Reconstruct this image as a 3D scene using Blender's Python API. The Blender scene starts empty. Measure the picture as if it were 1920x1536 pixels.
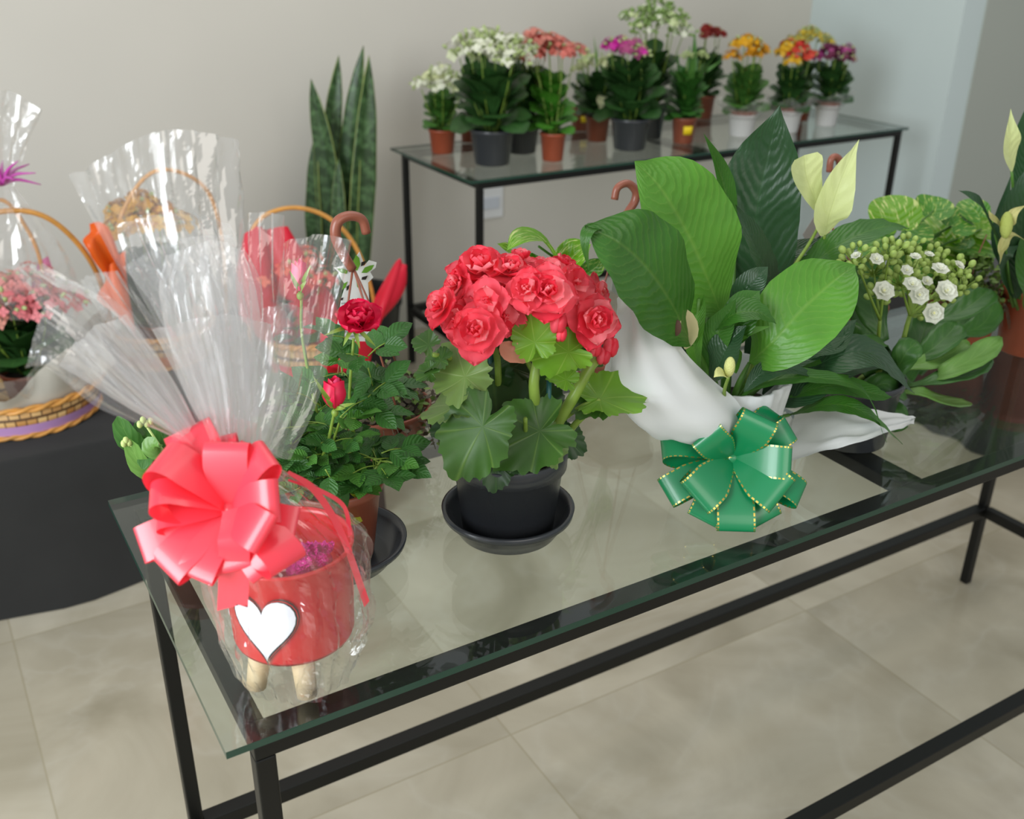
import bpy, math, random
import numpy as np
from mathutils import Vector, Matrix, noise
PI = math.pi
sc = bpy.context.scene
COL = sc.collection

# ------------------------------------------------------------------ camera
CF = 1913.5; PIT, ROL, YAW = 25.479, .696, 31.187
CAM = np.array([-.1399, -.7116, 1.4134])
_y, _p, _r = [math.radians(a) for a in (YAW, PIT, ROL)]
FW = np.array([math.sin(_y)*math.cos(_p), math.cos(_y)*math.cos(_p), -math.sin(_p)])
_rt = np.array([math.cos(_y), -math.sin(_y), 0.0]); _up = np.cross(_rt, FW)
RT = _rt*math.cos(_r)+_up*math.sin(_r); UP = -_rt*math.sin(_r)+_up*math.cos(_r)
cd = bpy.data.cameras.new('camera'); cam = bpy.data.objects.new('camera', cd); COL.objects.link(cam)
cd.sensor_width = 36.0; cd.lens = CF/1920*36.0; cd.clip_start = .02
m = Matrix.Identity(4)
for i in range(3):
    m[i][0] = RT[i]; m[i][1] = UP[i]; m[i][2] = -FW[i]; m[i][3] = CAM[i]
cam.matrix_world = m
cd.dof.use_dof = True; cd.dof.focus_distance = 1.12; cd.dof.aperture_fstop = 5.6
sc.camera = cam
# ------------------------------------------------------------------ view, world, lights
sc.view_settings.view_transform = 'Standard'; sc.view_settings.look = 'None'
sc.view_settings.exposure = 0.16; sc.view_settings.gamma = 1.0
sc.view_settings.use_curve_mapping = False
w = bpy.data.worlds.new('world'); sc.world = w; w.use_nodes = True
bg = w.node_tree.nodes['Background']; bg.inputs[0].default_value = (.93, .97, 1.0, 1); bg.inputs[1].default_value = .45
sc.cycles.transparent_max_bounces = 32
sc.cycles.max_bounces = 8
sc.cycles.caustics_reflective = False; sc.cycles.caustics_refractive = False
sc.cycles.use_denoising = True

def area(name, loc, target, sx, sy, power, color):
    l = bpy.data.lights.new(name, 'AREA'); l.shape = 'RECTANGLE'; l.size = sx; l.size_y = sy
    l.energy = power; l.color = color
    o = bpy.data.objects.new(name, l); COL.objects.link(o); o.location = loc
    o.rotation_euler = (Vector(target)-Vector(loc)).to_track_quat('-Z', 'Y').to_euler()
    return o
area('shop_window_light', (-2.05, -.35, 1.6), (1.4, 1.1, .8), 1.5, 1.8, 84, (.90, .96, 1.0))
area('added_front_light', (.2, -3.2, 2.4), (1.2, 1.2, .5), 3.0, 1.6, 36, (1.0, .94, .86))  # added area light behind the camera, no known source there
area('ceiling_light', (1.3, .8, 2.95), (1.3, .8, 0), 2.4, 1.6, 20, (1.0, .96, .9))

# ------------------------------------------------------------------ geometry helpers
def at(px, py, x=None, y=None, z=None):
    """the point where the sight line through a photo pixel meets a given plane of the room"""
    d = FW*CF+RT*(px-960)+UP*(768-py)
    if z is not None: t = (z-CAM[2])/d[2]
    elif y is not None: t = (y-CAM[1])/d[1]
    else: t = (x-CAM[0])/d[0]
    return CAM+d*t
def A3(pts): return [at(p[0], p[1], y=p[2]) for p in pts]
def mpp(P): return float((np.asarray(P)-CAM)@FW)/CF          # metres per photo pixel at a point
def cdir(a, b, c):
    v = RT*a+UP*b-FW*c
    return v/np.linalg.norm(v)
def unit(v):
    v = np.asarray(v, float); n = np.linalg.norm(v)
    return v/n if n > 1e-12 else np.array([0, 0, 1.0])
def lin(c):
    c = c.lstrip('#'); o = []
    for i in (0, 2, 4):
        v = int(c[i:i+2], 16)/255
        o.append(v/12.92 if v < .04045 else ((v+.055)/1.055)**2.4)
    return tuple(o)+(1.0,)
def cr(pts, n):
    """Catmull-Rom through points, n samples"""
    P = np.asarray(pts, float)
    if len(P) == 2: return np.array([P[0]+(P[1]-P[0])*t for t in np.linspace(0, 1, n)])
    Q = np.vstack([2*P[0]-P[1], P, 2*P[-1]-P[-2]]); out = []
    for s in np.linspace(0, len(P)-1, n):
        i = min(int(s), len(P)-2); t = s-i
        a, b, c, d = Q[i], Q[i+1], Q[i+2], Q[i+3]
        out.append(.5*((2*b)+(c-a)*t+(2*a-5*b+4*c-d)*t*t+(3*b-a-3*c+d)*t**3))
    return np.array(out)
class MB:
    def __init__(s): s.v = []; s.f = []; s.uv = []; s.mi = []; s.sm = []
    def add(s, V, F, UV=None, mi=0, smooth=True):
        o = len(s.v); s.v.extend([tuple(map(float, p)) for p in V])
        s.uv.extend([tuple(q) for q in UV] if UV is not None else [(0, 0)]*len(V))
        for f in F:
            s.f.append(tuple(i+o for i in f)); s.mi.append(mi); s.sm.append(smooth)
        return s
    def build(s, name, mats, parent=None, thick=0, bevel=0, label=None):
        me = bpy.data.meshes.new(name); me.from_pydata(s.v, [], s.f)
        if not isinstance(mats, (list, tuple)): mats = [mats]
        for mm in mats: me.materials.append(mm)
        me.polygons.foreach_set('material_index', s.mi); me.polygons.foreach_set('use_smooth', s.sm)
        ul = me.uv_layers.new(name='UVMap')
        idx = np.zeros(len(me.loops), int); me.loops.foreach_get('vertex_index', idx)
        ul.data.foreach_set('uv', np.array(s.uv, float)[idx].ravel())
        me.update()
        o = bpy.data.objects.new(name, me); COL.objects.link(o)
        if parent is not None:
            o.parent = parent; o.matrix_parent_inverse = parent.matrix_world.inverted() if False else Matrix.Translation(-Vector(parent.location))
        if thick:
            md = o.modifiers.new('thickness', 'SOLIDIFY'); md.thickness = thick; md.offset = 0
        if bevel:
            md = o.modifiers.new('bevel', 'BEVEL'); md.width = bevel; md.segments = 2; md.limit_method = 'ANGLE'
        if label: o['label'] = label
        return o
def thing(name, label, cat, loc, group=None):
    o = bpy.data.objects.new(name, None); COL.objects.link(o); o.location = tuple(float(v) for v in loc); o.empty_display_size = .05
    o['label'] = label; o['category'] = cat
    if group: o['group'] = group
    return o
def tag(o, label, cat, group=None):
    o['label'] = label; o['category'] = cat
    if group: o['group'] = group
    return o
def struct(o): o['kind'] = 'structure'; return o
def box(a, b):
    x0, y0, z0 = a; x1, y1, z1 = b
    V = [(x0,y0,z0),(x1,y0,z0),(x1,y1,z0),(x0,y1,z0),(x0,y0,z1),(x1,y0,z1),(x1,y1,z1),(x0,y1,z1)]
    F = [(0,3,2,1),(4,5,6,7),(0,1,5,4),(1,2,6,5),(2,3,7,6),(3,0,4,7)]
    return V, F
def boxm(a, b, mb=None):
    mb = mb or MB(); V, F = box(a, b); return mb.add(V, F, [(p[0], p[1]) for p in V], smooth=False)
def grid(nu, nv, fn, closev=False):
    V = []; UV = []; F = []
    for i in range(nu):
        for j in range(nv):
            u = i/(nu-1); v = j/(nv if closev else nv-1)
            V.append(fn(u, v)); UV.append((u, v))
    jn = nv if closev else nv-1
    for i in range(nu-1):
        for j in range(jn):
            k = (j+1) % nv
            F.append((i*nv+j, i*nv+k, (i+1)*nv+k, (i+1)*nv+j))
    return V, F, UV
def lathe(mb, prof, c=(0,0,0), n=48, mi=0, rfun=None, smooth=True):
    P = [(r, z) for r, z in prof]
    def fn(u, v):
        r, z = P[int(round(u*(len(P)-1)))]; a = 2*PI*v
        if rfun: r = r*rfun(a, z)
        return (c[0]+r*math.cos(a), c[1]+r*math.sin(a), c[2]+z)
    V, F, UV = grid(len(P), n, fn, True)
    return mb.add(V, F, UV, mi, smooth)
def tube(mb, pts, rad, n=8, samples=None, mi=0, cap=True):
    P = cr(pts, samples or (len(pts) if len(pts) == 2 else 4*len(pts)))
    m_ = len(P); rad = rad if hasattr(rad, '__len__') else [rad]
    Rr = np.interp(np.linspace(0, 1, m_), np.linspace(0, 1, len(rad)), rad) if len(rad) > 1 else [rad[0]]*m_
    V = []; UV = []; F = []; pn = None
    for i in range(m_):
        t = unit(P[min(i+1, m_-1)]-P[max(i-1, 0)])
        if pn is None: pn = unit(np.cross(t, [0.13, .31, .94]) if abs(t[2]) < .95 else np.cross(t, [1, 0, 0]))
        pn = unit(pn-t*(pn@t)); b = np.cross(t, pn)
        for j in range(n):
            a = 2*PI*j/n; V.append(P[i]+(pn*math.cos(a)+b*math.sin(a))*Rr[i]); UV.append((i/(m_-1), j/n))
    for i in range(m_-1):
        for j in range(n):
            k = (j+1) % n; F.append((i*n+j, i*n+k, (i+1)*n+k, (i+1)*n+j))
    if cap: F.append(tuple(range(n))[::-1]); F.append(tuple((m_-1)*n+j for j in range(n)))
    return mb.add(V, F, UV, mi)
def ball(mb, c, r, sq=(1, 1, 1), nu=7, nv=10, mi=0, axis=None):
    ax = unit(axis) if axis is not None else np.array([0, 0, 1.0])
    s1 = unit(np.cross(ax, [.3, .2, .9]) if abs(ax[2]) < .9 else np.cross(ax, [1, 0, 0])); s2 = np.cross(ax, s1)
    def fn(u, v):
        th = PI*u; a = 2*PI*v
        return np.asarray(c)+(s1*math.sin(th)*math.cos(a)*sq[0]+s2*math.sin(th)*math.sin(a)*sq[1]+ax*math.cos(th)*sq[2])*r
    V, F, UV = grid(nu, nv, fn, True); return mb.add(V, F, UV, mi)
PROF = dict(
    lily=[(0, .03), (.06, .28), (.18, .66), (.34, .93), (.48, 1), (.62, .93), (.76, .7), (.87, .38), (.95, .12), (1, 0)],
    lance=[(0, .05), (.1, .4), (.3, .9), (.45, 1), (.65, .8), (.85, .35), (1, 0)],
    spathe=[(0, .05), (.1, .5), (.28, .9), (.42, 1), (.6, .8), (.75, .48), (.88, .17), (1, 0)],
    blunt=[(0, .05), (.2, .35), (.45, .72), (.7, .97), (.9, 1), (.98, .9), (1, .72)],
    rose=[(0, .02), (.08, .42), (.25, .88), (.42, 1), (.6, .9), (.8, .55), (.93, .2), (1, 0)],
    kal=[(0, .22), (.15, .4), (.4, .8), (.62, 1), (.8, .93), (.93, .6), (1, .12)],
    sword=[(0, .75), (.3, .95), (.6, 1), (.82, .7), (.93, .36), (1, 0)],
    blade=[(0, .6), (.3, 1), (.7, .7), (1, 0)])
def leaf(mb, pts, width, nrm, prof='lily', nu=14, nv=7, fold=.18, ripple=0.0, rf=7, curl=0.0, serr=0.0, seed=0, twist=0.0, mi=0, roll=0.0):
    """a leaf blade swept along a midrib; nrm is roughly the way the upper face looks"""
    P = cr(pts, nu); L = sum(np.linalg.norm(P[i+1]-P[i]) for i in range(nu-1)); pr = PROF[prof]; V = []; UV = []
    xs = [a for a, b in pr]; ws = [b for a, b in pr]
    N0 = unit(nrm)
    for i in range(nu):
        u = i/(nu-1); T = unit(P[min(i+1, nu-1)]-P[max(i-1, 0)])
        N = N0-T*(N0@T)
        N = unit(N) if np.linalg.norm(N) > .15 else unit(np.cross(T, [.2, .9, .4]))
        S = np.cross(T, N)
        if twist:
            a = twist*u; S, N = S*math.cos(a)+N*math.sin(a), N*math.cos(a)-S*math.sin(a)
        w_ = np.interp(u, xs, ws)*width/2
        for j in range(nv):
            v = -1+2*j/(nv-1); k = 1+serr*(.5-((u*14+abs(v)*.3) % 1))*(abs(v) > .99)
            rp = ripple*math.sin(rf*2*PI*u+seed*1.7+(1.3 if v > 0 else 0))*v*v
            V.append(P[i]+S*w_*v*k*(1-curl*.25*v*v)+N*(fold*abs(v)*w_+rp*width-curl*v*v*w_*.6+roll*v*w_)); UV.append((u, (v+1)/2))
    F = [(i*nv+j, i*nv+j+1, (i+1)*nv+j+1, (i+1)*nv+j) for i in range(nu-1) for j in range(nv-1)]
    return mb.add(V, F, UV, mi)
def palm(mb, c, tip, nrm, size, kind='beg', seed=0, cup=.2, wave=.1, mi=0, nr=6, na=48, droop=0.0):
    """a broad leaf whose stalk joins near its heart-shaped base: outline given by angle from the tip direction"""
    N = unit(nrm); D = unit(np.asarray(tip)-N*(np.asarray(tip)@N)); S = np.cross(D, N); rnd = random.Random(seed)
    ph = rnd.random()*6; V = [np.asarray(c)]; UV = [(.5, .5)]
    for i in range(1, nr+1):
        q = i/nr
        for j in range(na):
            a = -PI+2*PI*j/na; b = abs(a)/PI
            if kind == 'beg':
                r = .62+.38*math.cos(a*.5)**2-.5*max(0, b-.86)/.14*.8
                r *= 1+.05*math.cos(a*5+ph)*(1-b*.5)+.035*math.cos(a*9+2*ph)-.22*(abs(math.sin(a))**2)*(b < .7)
                r *= 1+(.075*(1-(j % 4)/3)-.03)*q**3+.03*math.sin(a*17+ph)*q
            else:
                r = (.55+.45*(1-b)**1.3)*(1+.28*math.sin(min(1, b*1.1)*PI)) - .42*max(0, b-.85)/.15*.8
                r *= (1.05-.2*abs(math.sin(a)))
            r *= size*q
            x = r*math.cos(a); y = r*math.sin(a)
            h = cup*size*(q*q)*.6*(abs(math.sin(a))**1.2) + wave*size*q*q*math.sin(a*4+ph*2)+wave*.3*size*q**3*math.sin(a*9+ph)+wave*.3*size*q**6*math.sin(a*17+ph*3) - droop*size*max(0, x/size)**2
            V.append(np.asarray(c)+D*x+S*y+N*h); UV.append((.5+.5*q*math.cos(a), .5+.5*q*math.sin(a)))
    F = [(0, 1+j, 1+(j+1) % na) for j in range(na)]
    for i in range(nr-1):
        for j in range(na):
            k = (j+1) % na; o = 1+i*na; F.append((o+j, o+na+j, o+na+k, o+k))
    return mb.add(V, F, UV, mi)
def patch(mb, rows, nu=24, nv=24, disp=None, mi=0, smooth=True):
    """a sheet of film or paper through rows of points (base row first), with folds added by disp(u,v)"""
    R3 = [A3(r) for r in rows]; cols = [cr(r, nv) for r in R3]
    G = np.array([cr([c[j] for c in cols], nu) for j in range(nv)])
    G = G.transpose(1, 0, 2)
    V = []; UV = []
    du = np.gradient(G, axis=0); dv = np.gradient(G, axis=1)
    for i in range(nu):
        for j in range(nv):
            n = unit(np.cross(du[i, j], dv[i, j])); u = i/(nu-1); v = j/(nv-1)
            V.append(G[i, j]+(n*disp(u, v) if disp else 0)); UV.append((u, v))
    F = [(i*nv+j, i*nv+j+1, (i+1)*nv+j+1, (i+1)*nv+j) for i in range(nu-1) for j in range(nv-1)]
    return mb.add(V, F, UV, mi, smooth)

# ------------------------------------------------------------------ materials
def newmat(name):
    mt = bpy.data.materials.new(name); mt.use_nodes = True; nt = mt.node_tree
    for n in list(nt.nodes): nt.nodes.remove(n)
    out = nt.nodes.new('ShaderNodeOutputMaterial')
    def N(t, **kw):
        n = nt.nodes.new(t)
        for k, v in kw.items():
            if k.startswith('i_'):
                key = k[2:]; key = int(key) if key.isdigit() else key.replace('_', ' ')
                n.inputs[key].default_value = v
            else: setattr(n, k, v)
        return n
    return mt, nt, out, N
def plain(name, col, rough=.5, metal=0, spec=.5, var=0, vscale=40, bump=0, bscale=200, sheen=0, coat=0, trans=0, sss=0):
    mt, nt, out, N = newmat(name); L = nt.links.new
    b = N('ShaderNodeBsdfPrincipled'); b.inputs['Roughness'].default_value = rough; b.inputs['Metallic'].default_value = metal
    b.inputs['Specular IOR Level'].default_value = spec; b.inputs['Base Color'].default_value = col
    b.inputs['Coat Weight'].default_value = coat; b.inputs['Sheen Weight'].default_value = sheen
    if var or bump: tc = N('ShaderNodeTexCoord')
    if var:
        nz = N('ShaderNodeTexNoise'); nz.inputs['Scale'].default_value = vscale; L(tc.outputs['Object'], nz.inputs['Vector'])
        mr = N('ShaderNodeMapRange'); mr.inputs[3].default_value = 1-var; mr.inputs[4].default_value = 1+var; mr.inputs[1].default_value = .3; mr.inputs[2].default_value = .7
        L(nz.outputs['Fac'], mr.inputs[0])
        mx = N('ShaderNodeVectorMath', operation='SCALE'); mx.inputs[0].default_value = col[:3]; L(mr.outputs[0], mx.inputs['Scale'])
        L(mx.outputs[0], b.inputs['Base Color'])
    if bump:
        nb = N('ShaderNodeTexNoise'); nb.inputs['Scale'].default_value = bscale; L(tc.outputs['Object'], nb.inputs['Vector'])
        bp = N('ShaderNodeBump'); bp.inputs['Strength'].default_value = bump; bp.inputs['Distance'].default_value = .002
        L(nb.outputs['Fac'], bp.inputs['Height']); L(bp.outputs[0], b.inputs['Normal'])
    sh = b.outputs[0]
    if trans:
        tr = N('ShaderNodeBsdfTranslucent'); tr.inputs[0].default_value = col
        if var: L(mx.outputs[0], tr.inputs[0])
        ms = N('ShaderNodeMixShader'); ms.inputs[0].default_value = trans; L(sh, ms.inputs[1]); L(tr.outputs[0], ms.inputs[2]); sh = ms.outputs[0]
    L(sh, out.inputs[0]); return mt
def leafmat(name, col, vein, rough=.35, nveins=9, slant=.9, trans=.25, var=.18, palmv=False, varieg=None, bstr=.35, veinmix=.5, edge=None, back=None):
    mt, nt, out, N = newmat(name); L = nt.links.new
    uv = N('ShaderNodeUVMap'); sp = N('ShaderNodeSeparateXYZ'); L(uv.outputs[0], sp.inputs[0])
    def M(op, a, b=None, c=None, clamp=False):
        n = N('ShaderNodeMath', operation=op); n.use_clamp = clamp
        for i, q in enumerate((a, b, c)):
            if q is None: continue
            if isinstance(q, (int, float)): n.inputs[i].default_value = q
            else: L(q, n.inputs[i])
        return n.outputs[0]
    u, v = sp.outputs[0], sp.outputs[1]
    vc = M('SUBTRACT', v, .5)
    if palmv:
        uc = M('SUBTRACT', u, .5); ang = M('ARCTAN2', vc, uc); rr = M('SQRT', M('ADD', M('MULTIPLY', uc, uc), M('MULTIPLY', vc, vc)))
        s = M('COSINE', M('MULTIPLY', ang, 7.0)); lat = M('POWER', M('MAXIMUM', s, 0.0), M('ADD', M('MULTIPLY', rr, 90.0), 4.0))
        mid = lat; lines = s
        height = M('MULTIPLY', lat, -1.0)
        vm = lat
    else:
        av = M('ABSOLUTE', vc); nj = N('ShaderNodeTexNoise'); nj.inputs['Scale'].default_value = 5.0; nj.inputs['Detail'].default_value = 3; L(uv.outputs[0], nj.inputs['Vector'])
        ph = M('ADD', M('SUBTRACT', u, M('MULTIPLY', M('POWER', av, 1.3), slant)), M('MULTIPLY', nj.outputs['Fac'], .11))
        s = M('SINE', M('MULTIPLY', ph, nveins*2*PI)); lat = M('MULTIPLY', M('POWER', M('MAXIMUM', s, 0.0), 10.0), .55)
        mid = M('SUBTRACT', 1.0, M('MULTIPLY', av, 32.0), clamp=True)
        vm = M('MAXIMUM', lat, mid); height = M('ADD', s, M('MULTIPLY', mid, -2.0))
    tc = N('ShaderNodeTexCoord'); nz = N('ShaderNodeTexNoise'); nz.inputs['Scale'].default_value = 16; nz.inputs['Detail'].default_value = 4; L(tc.outputs['Object'], nz.inputs['Vector'])
    mr = N('ShaderNodeMapRange'); mr.inputs[1].default_value = .3; mr.inputs[2].default_value = .7; mr.inputs[3].default_value = 1-var; mr.inputs[4].default_value = 1+var
    L(nz.outputs['Fac'], mr.inputs[0])
    mx = N('ShaderNodeMix', data_type='RGBA'); mx.inputs[6].default_value = col; mx.inputs[7].default_value = vein
    L(M('MULTIPLY', vm, veinmix), mx.inputs[0]); colr = mx.outputs[2]
    if varieg:
        n2 = N('ShaderNodeTexNoise'); n2.inputs['Scale'].default_value = 3.2; n2.inputs['Detail'].default_value = 5
        mp = N('ShaderNodeMapping'); mp.inputs['Scale'].default_value = (1.0, 5.0, 1); L(uv.outputs[0], mp.inputs[0]); L(mp.outputs[0], n2.inputs['Vector'])
        cr_ = N('ShaderNodeMapRange'); cr_.inputs[1].default_value = .54; cr_.inputs[2].default_value = .62; L(n2.outputs['Fac'], cr_.inputs[0])
        m2 = N('ShaderNodeMix', data_type='RGBA'); m2.inputs[7].default_value = varieg; L(colr, m2.inputs[6]); L(cr_.outputs[0], m2.inputs[0]); colr = m2.outputs[2]
    if back:
        g = N('ShaderNodeNewGeometry'); m3 = N('ShaderNodeMix', data_type='RGBA'); m3.inputs[7].default_value = back
        L(colr, m3.inputs[6]); L(g.outputs['Backfacing'], m3.inputs[0]); colr = m3.outputs[2]
    sc_ = N('ShaderNodeVectorMath', operation='SCALE'); L(colr, sc_.inputs[0]); L(mr.outputs[0], sc_.inputs['Scale'])
    b = N('ShaderNodeBsdfPrincipled'); b.inputs['Roughness'].default_value = rough; b.inputs['Specular IOR Level'].default_value = .45
    L(sc_.outputs[0], b.inputs['Base Color'])
    bp = N('ShaderNodeBump'); bp.inputs['Strength'].default_value = bstr; bp.inputs['Distance'].default_value = .0015
    L(height, bp.inputs['Height']); L(bp.outputs[0], b.inputs['Normal'])
    tr = N('ShaderNodeBsdfTranslucent'); L(sc_.outputs[0], tr.inputs[0])
    ms = N('ShaderNodeMixShader'); ms.inputs[0].default_value = trans; L(b.outputs[0], ms.inputs[1]); L(tr.outputs[0], ms.inputs[2])
    L(ms.outputs[0], out.inputs[0]); return mt
def filmmat(name, tint=(1, 1, 1, 1), haze=.06, rough=.04, base=.06, bump=0.0, bscale=60, gl=(1, 1, 1, 1), hazecol=(.98, .98, .98, 1)):
    """thin clear sheet: reflects by angle on either face, lets the rest straight through, with a little milkiness"""
    mt, nt, out, N = newmat(name); L = nt.links.new
    g = N('ShaderNodeNewGeometry')
    nrm = g.outputs['Normal']
    if bump:
        tc = N('ShaderNodeTexCoord'); nz = N('ShaderNodeTexVoronoi', feature='DISTANCE_TO_EDGE'); nz.inputs['Scale'].default_value = bscale
        n2 = N('ShaderNodeTexNoise'); n2.inputs['Scale'].default_value = bscale*.6; L(tc.outputs['Object'], n2.inputs['Vector'])
        mv = N('ShaderNodeVectorMath', operation='ADD'); L(tc.outputs['Object'], mv.inputs[0])
        s_ = N('ShaderNodeVectorMath', operation='SCALE'); s_.inputs['Scale'].default_value = .03; L(n2.outputs['Color'], s_.inputs[0]); L(s_.outputs[0], mv.inputs[1])
        L(mv.outputs[0], nz.inputs['Vector'])
        ad = N('ShaderNodeMath', operation='ADD'); L(nz.outputs['Distance'], ad.inputs[0]); L(n2.outputs['Fac'], ad.inputs[1])
        bp = N('ShaderNodeBump'); bp.inputs['Strength'].default_value = bump; bp.inputs['Distance'].default_value = .004
        L(ad.outputs[0], bp.inputs['Height']); nrm = bp.outputs[0]
    dt = N('ShaderNodeVectorMath', operation='DOT_PRODUCT'); L(nrm, dt.inputs[0]); L(g.outputs['Incoming'], dt.inputs[1])
    ab = N('ShaderNodeMath', operation='ABSOLUTE'); L(dt.outputs['Value'], ab.inputs[0])
    om = N('ShaderNodeMath', operation='SUBTRACT'); om.inputs[0].default_value = 1; om.use_clamp = True; L(ab.outputs[0], om.inputs[1])
    pw = N('ShaderNodeMath', operation='POWER'); pw.inputs[1].default_value = 5; L(om.outputs[0], pw.inputs[0])
    fa = N('ShaderNodeMath', operation='MULTIPLY_ADD'); fa.inputs[1].default_value = 1-base; fa.inputs[2].default_value = base; L(pw.outputs[0], fa.inputs[0])
    tp = N('ShaderNodeBsdfTransparent'); tp.inputs[0].default_value = tint
    df = N('ShaderNodeBsdfDiffuse'); df.inputs[0].default_value = hazecol
    tl = N('ShaderNodeBsdfTranslucent'); tl.inputs[0].default_value = hazecol
    mh = N('ShaderNodeMixShader'); mh.inputs[0].default_value = .5; L(df.outputs[0], mh.inputs[1]); L(tl.outputs[0], mh.inputs[2])
    m1 = N('ShaderNodeMixShader'); m1.inputs[0].default_value = haze; L(tp.outputs[0], m1.inputs[1]); L(mh.outputs[0], m1.inputs[2])
    gs = N('ShaderNodeBsdfGlossy'); gs.inputs['Roughness'].default_value = rough; gs.inputs[0].default_value = gl
    if bump: L(nrm, gs.inputs['Normal'])
    m2 = N('ShaderNodeMixShader'); L(fa.outputs[0], m2.inputs[0]); L(m1.outputs[0], m2.inputs[1]); L(gs.outputs[0], m2.inputs[2])
    L(m2.outputs[0], out.inputs[0]); return mt
def ribbonmat(name, col, gold=False):
    mt, nt, out, N = newmat(name); L = nt.links.new
    b = N('ShaderNodeBsdfPrincipled'); b.inputs['Roughness'].default_value = .3; b.inputs['Base Color'].default_value = col; b.inputs['Coat Weight'].default_value = .35; b.inputs['Coat Roughness'].default_value = .12
    b.inputs['Anisotropic'].default_value = .6; b.inputs['Specular IOR Level'].default_value = .8
    tn = N('ShaderNodeTangent', direction_type='UV_MAP'); tn.uv_map = 'UVMap'; L(tn.outputs[0], b.inputs['Tangent'])
    uv = N('ShaderNodeUVMap'); sp = N('ShaderNodeSeparateXYZ'); L(uv.outputs[0], sp.inputs[0])
    tr = N('ShaderNodeBsdfTranslucent'); tr.inputs[0].default_value = col
    ms = N('ShaderNodeMixShader'); ms.inputs[0].default_value = .22; L(b.outputs[0], ms.inputs[1]); L(tr.outputs[0], ms.inputs[2]); sh = ms.outputs[0]
    if gold:
        def M(op, a, bb):
            n = N('ShaderNodeMath', operation=op)
            for i, q in enumerate((a, bb)):
                if isinstance(q, (int, float)): n.inputs[i].default_value = q
                else: L(q, n.inputs[i])
            return n.outputs[0]
        av = M('ABSOLUTE', M('SUBTRACT', sp.outputs[1], .5), 0)
        e = M('MULTIPLY', M('GREATER_THAN', av, .445), M('LESS_THAN', av, .49)); d = M('GREATER_THAN', M('SINE', M('MULTIPLY', sp.outputs[0], 230.0), 0), -.25)
        f = M('MULTIPLY', e, d)
        gb = N('ShaderNodeBsdfPrincipled'); gb.inputs['Base Color'].default_value = lin('#e0c060'); gb.inputs['Metallic'].default_value = .9; gb.inputs['Roughness'].default_value = .3
        mg = N('ShaderNodeMixShader'); L(f, mg.inputs[0]); L(sh, mg.inputs[1]); L(gb.outputs[0], mg.inputs[2]); sh = mg.outputs[0]
    L(sh, out.inputs[0]); return mt
def floormat():
    mt, nt, out, N = newmat('polished_marble_tile'); L = nt.links.new
    tc = N('ShaderNodeTexCoord'); sp = N('ShaderNodeSeparateXYZ'); L(tc.outputs['Object'], sp.inputs[0])
    def M(op, a, b=None, clamp=False):
        n = N('ShaderNodeMath', operation=op); n.use_clamp = clamp
        for i, q in enumerate((a, b)):
            if q is None: continue
            if isinstance(q, (int, float)): n.inputs[i].default_value = q
            else: L(q, n.inputs[i])
        return n.outputs[0]
    T = .785
    def joint(c, o):
        x = M('DIVIDE', M('SUBTRACT', c, o), T); fr = M('ABSOLUTE', M('SUBTRACT', x, M('ROUND', x))); return M('LESS_THAN', fr, .0022), M('FLOOR', x)
    jx, ix = joint(sp.outputs[0], .645); jy, iy = joint(sp.outputs[1], .575)
    j = M('MAXIMUM', jx, jy)
    off = N('ShaderNodeCombineXYZ'); L(M('MULTIPLY', ix, 3.7), off.inputs[0]); L(M('MULTIPLY', iy, 5.3), off.inputs[1])
    ad = N('ShaderNodeVectorMath', operation='ADD'); L(tc.outputs['Object'], ad.inputs[0]); L(off.outputs[0], ad.inputs[1])
    n1 = N('ShaderNodeTexNoise'); n1.inputs['Scale'].default_value = 2.6; n1.inputs['Detail'].default_value = 6; n1.inputs['Distortion'].default_value = .8; L(ad.outputs[0], n1.inputs['Vector'])
    n2 = N('ShaderNodeTexNoise'); n2.inputs['Scale'].default_value = 1.9; n2.inputs['Detail'].default_value = 4; n2.inputs['Distortion'].default_value = 1.6; L(ad.outputs[0], n2.inputs['Vector'])
    ve = M('POWER', M('SUBTRACT', 1.0, M('MULTIPLY', M('ABSOLUTE', M('SUBTRACT', n2.outputs['Fac'], .5)), 14.0), clamp=True), 2.0)
    m1 = N('ShaderNodeMix', data_type='RGBA'); m1.inputs[6].default_value = lin('#958d79'); m1.inputs[7].default_value = lin('#b8b09d')
    mr = N('ShaderNodeMapRange'); mr.inputs[1].default_value = .32; mr.inputs[2].default_value = .68; L(n1.outputs['Fac'], mr.inputs[0]); L(mr.outputs[0], m1.inputs[0])
    m2 = N('ShaderNodeMix', data_type='RGBA'); m2.inputs[7].default_value = lin('#cfcbc0'); L(m1.outputs[2], m2.inputs[6]); L(M('MULTIPLY', ve, .12), m2.inputs[0])
    m3 = N('ShaderNodeMix', data_type='RGBA'); m3.inputs[7].default_value = lin('#8d8468'); L(m2.outputs[2], m3.inputs[6]); L(M('MULTIPLY', j, .5), m3.inputs[0])
    b = N('ShaderNodeBsdfPrincipled'); b.inputs['Roughness'].default_value = .16; b.inputs['Specular IOR Level'].default_value = .5; L(m3.outputs[2], b.inputs['Base Color'])
    L(b.outputs[0], out.inputs[0]); return mt

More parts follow.
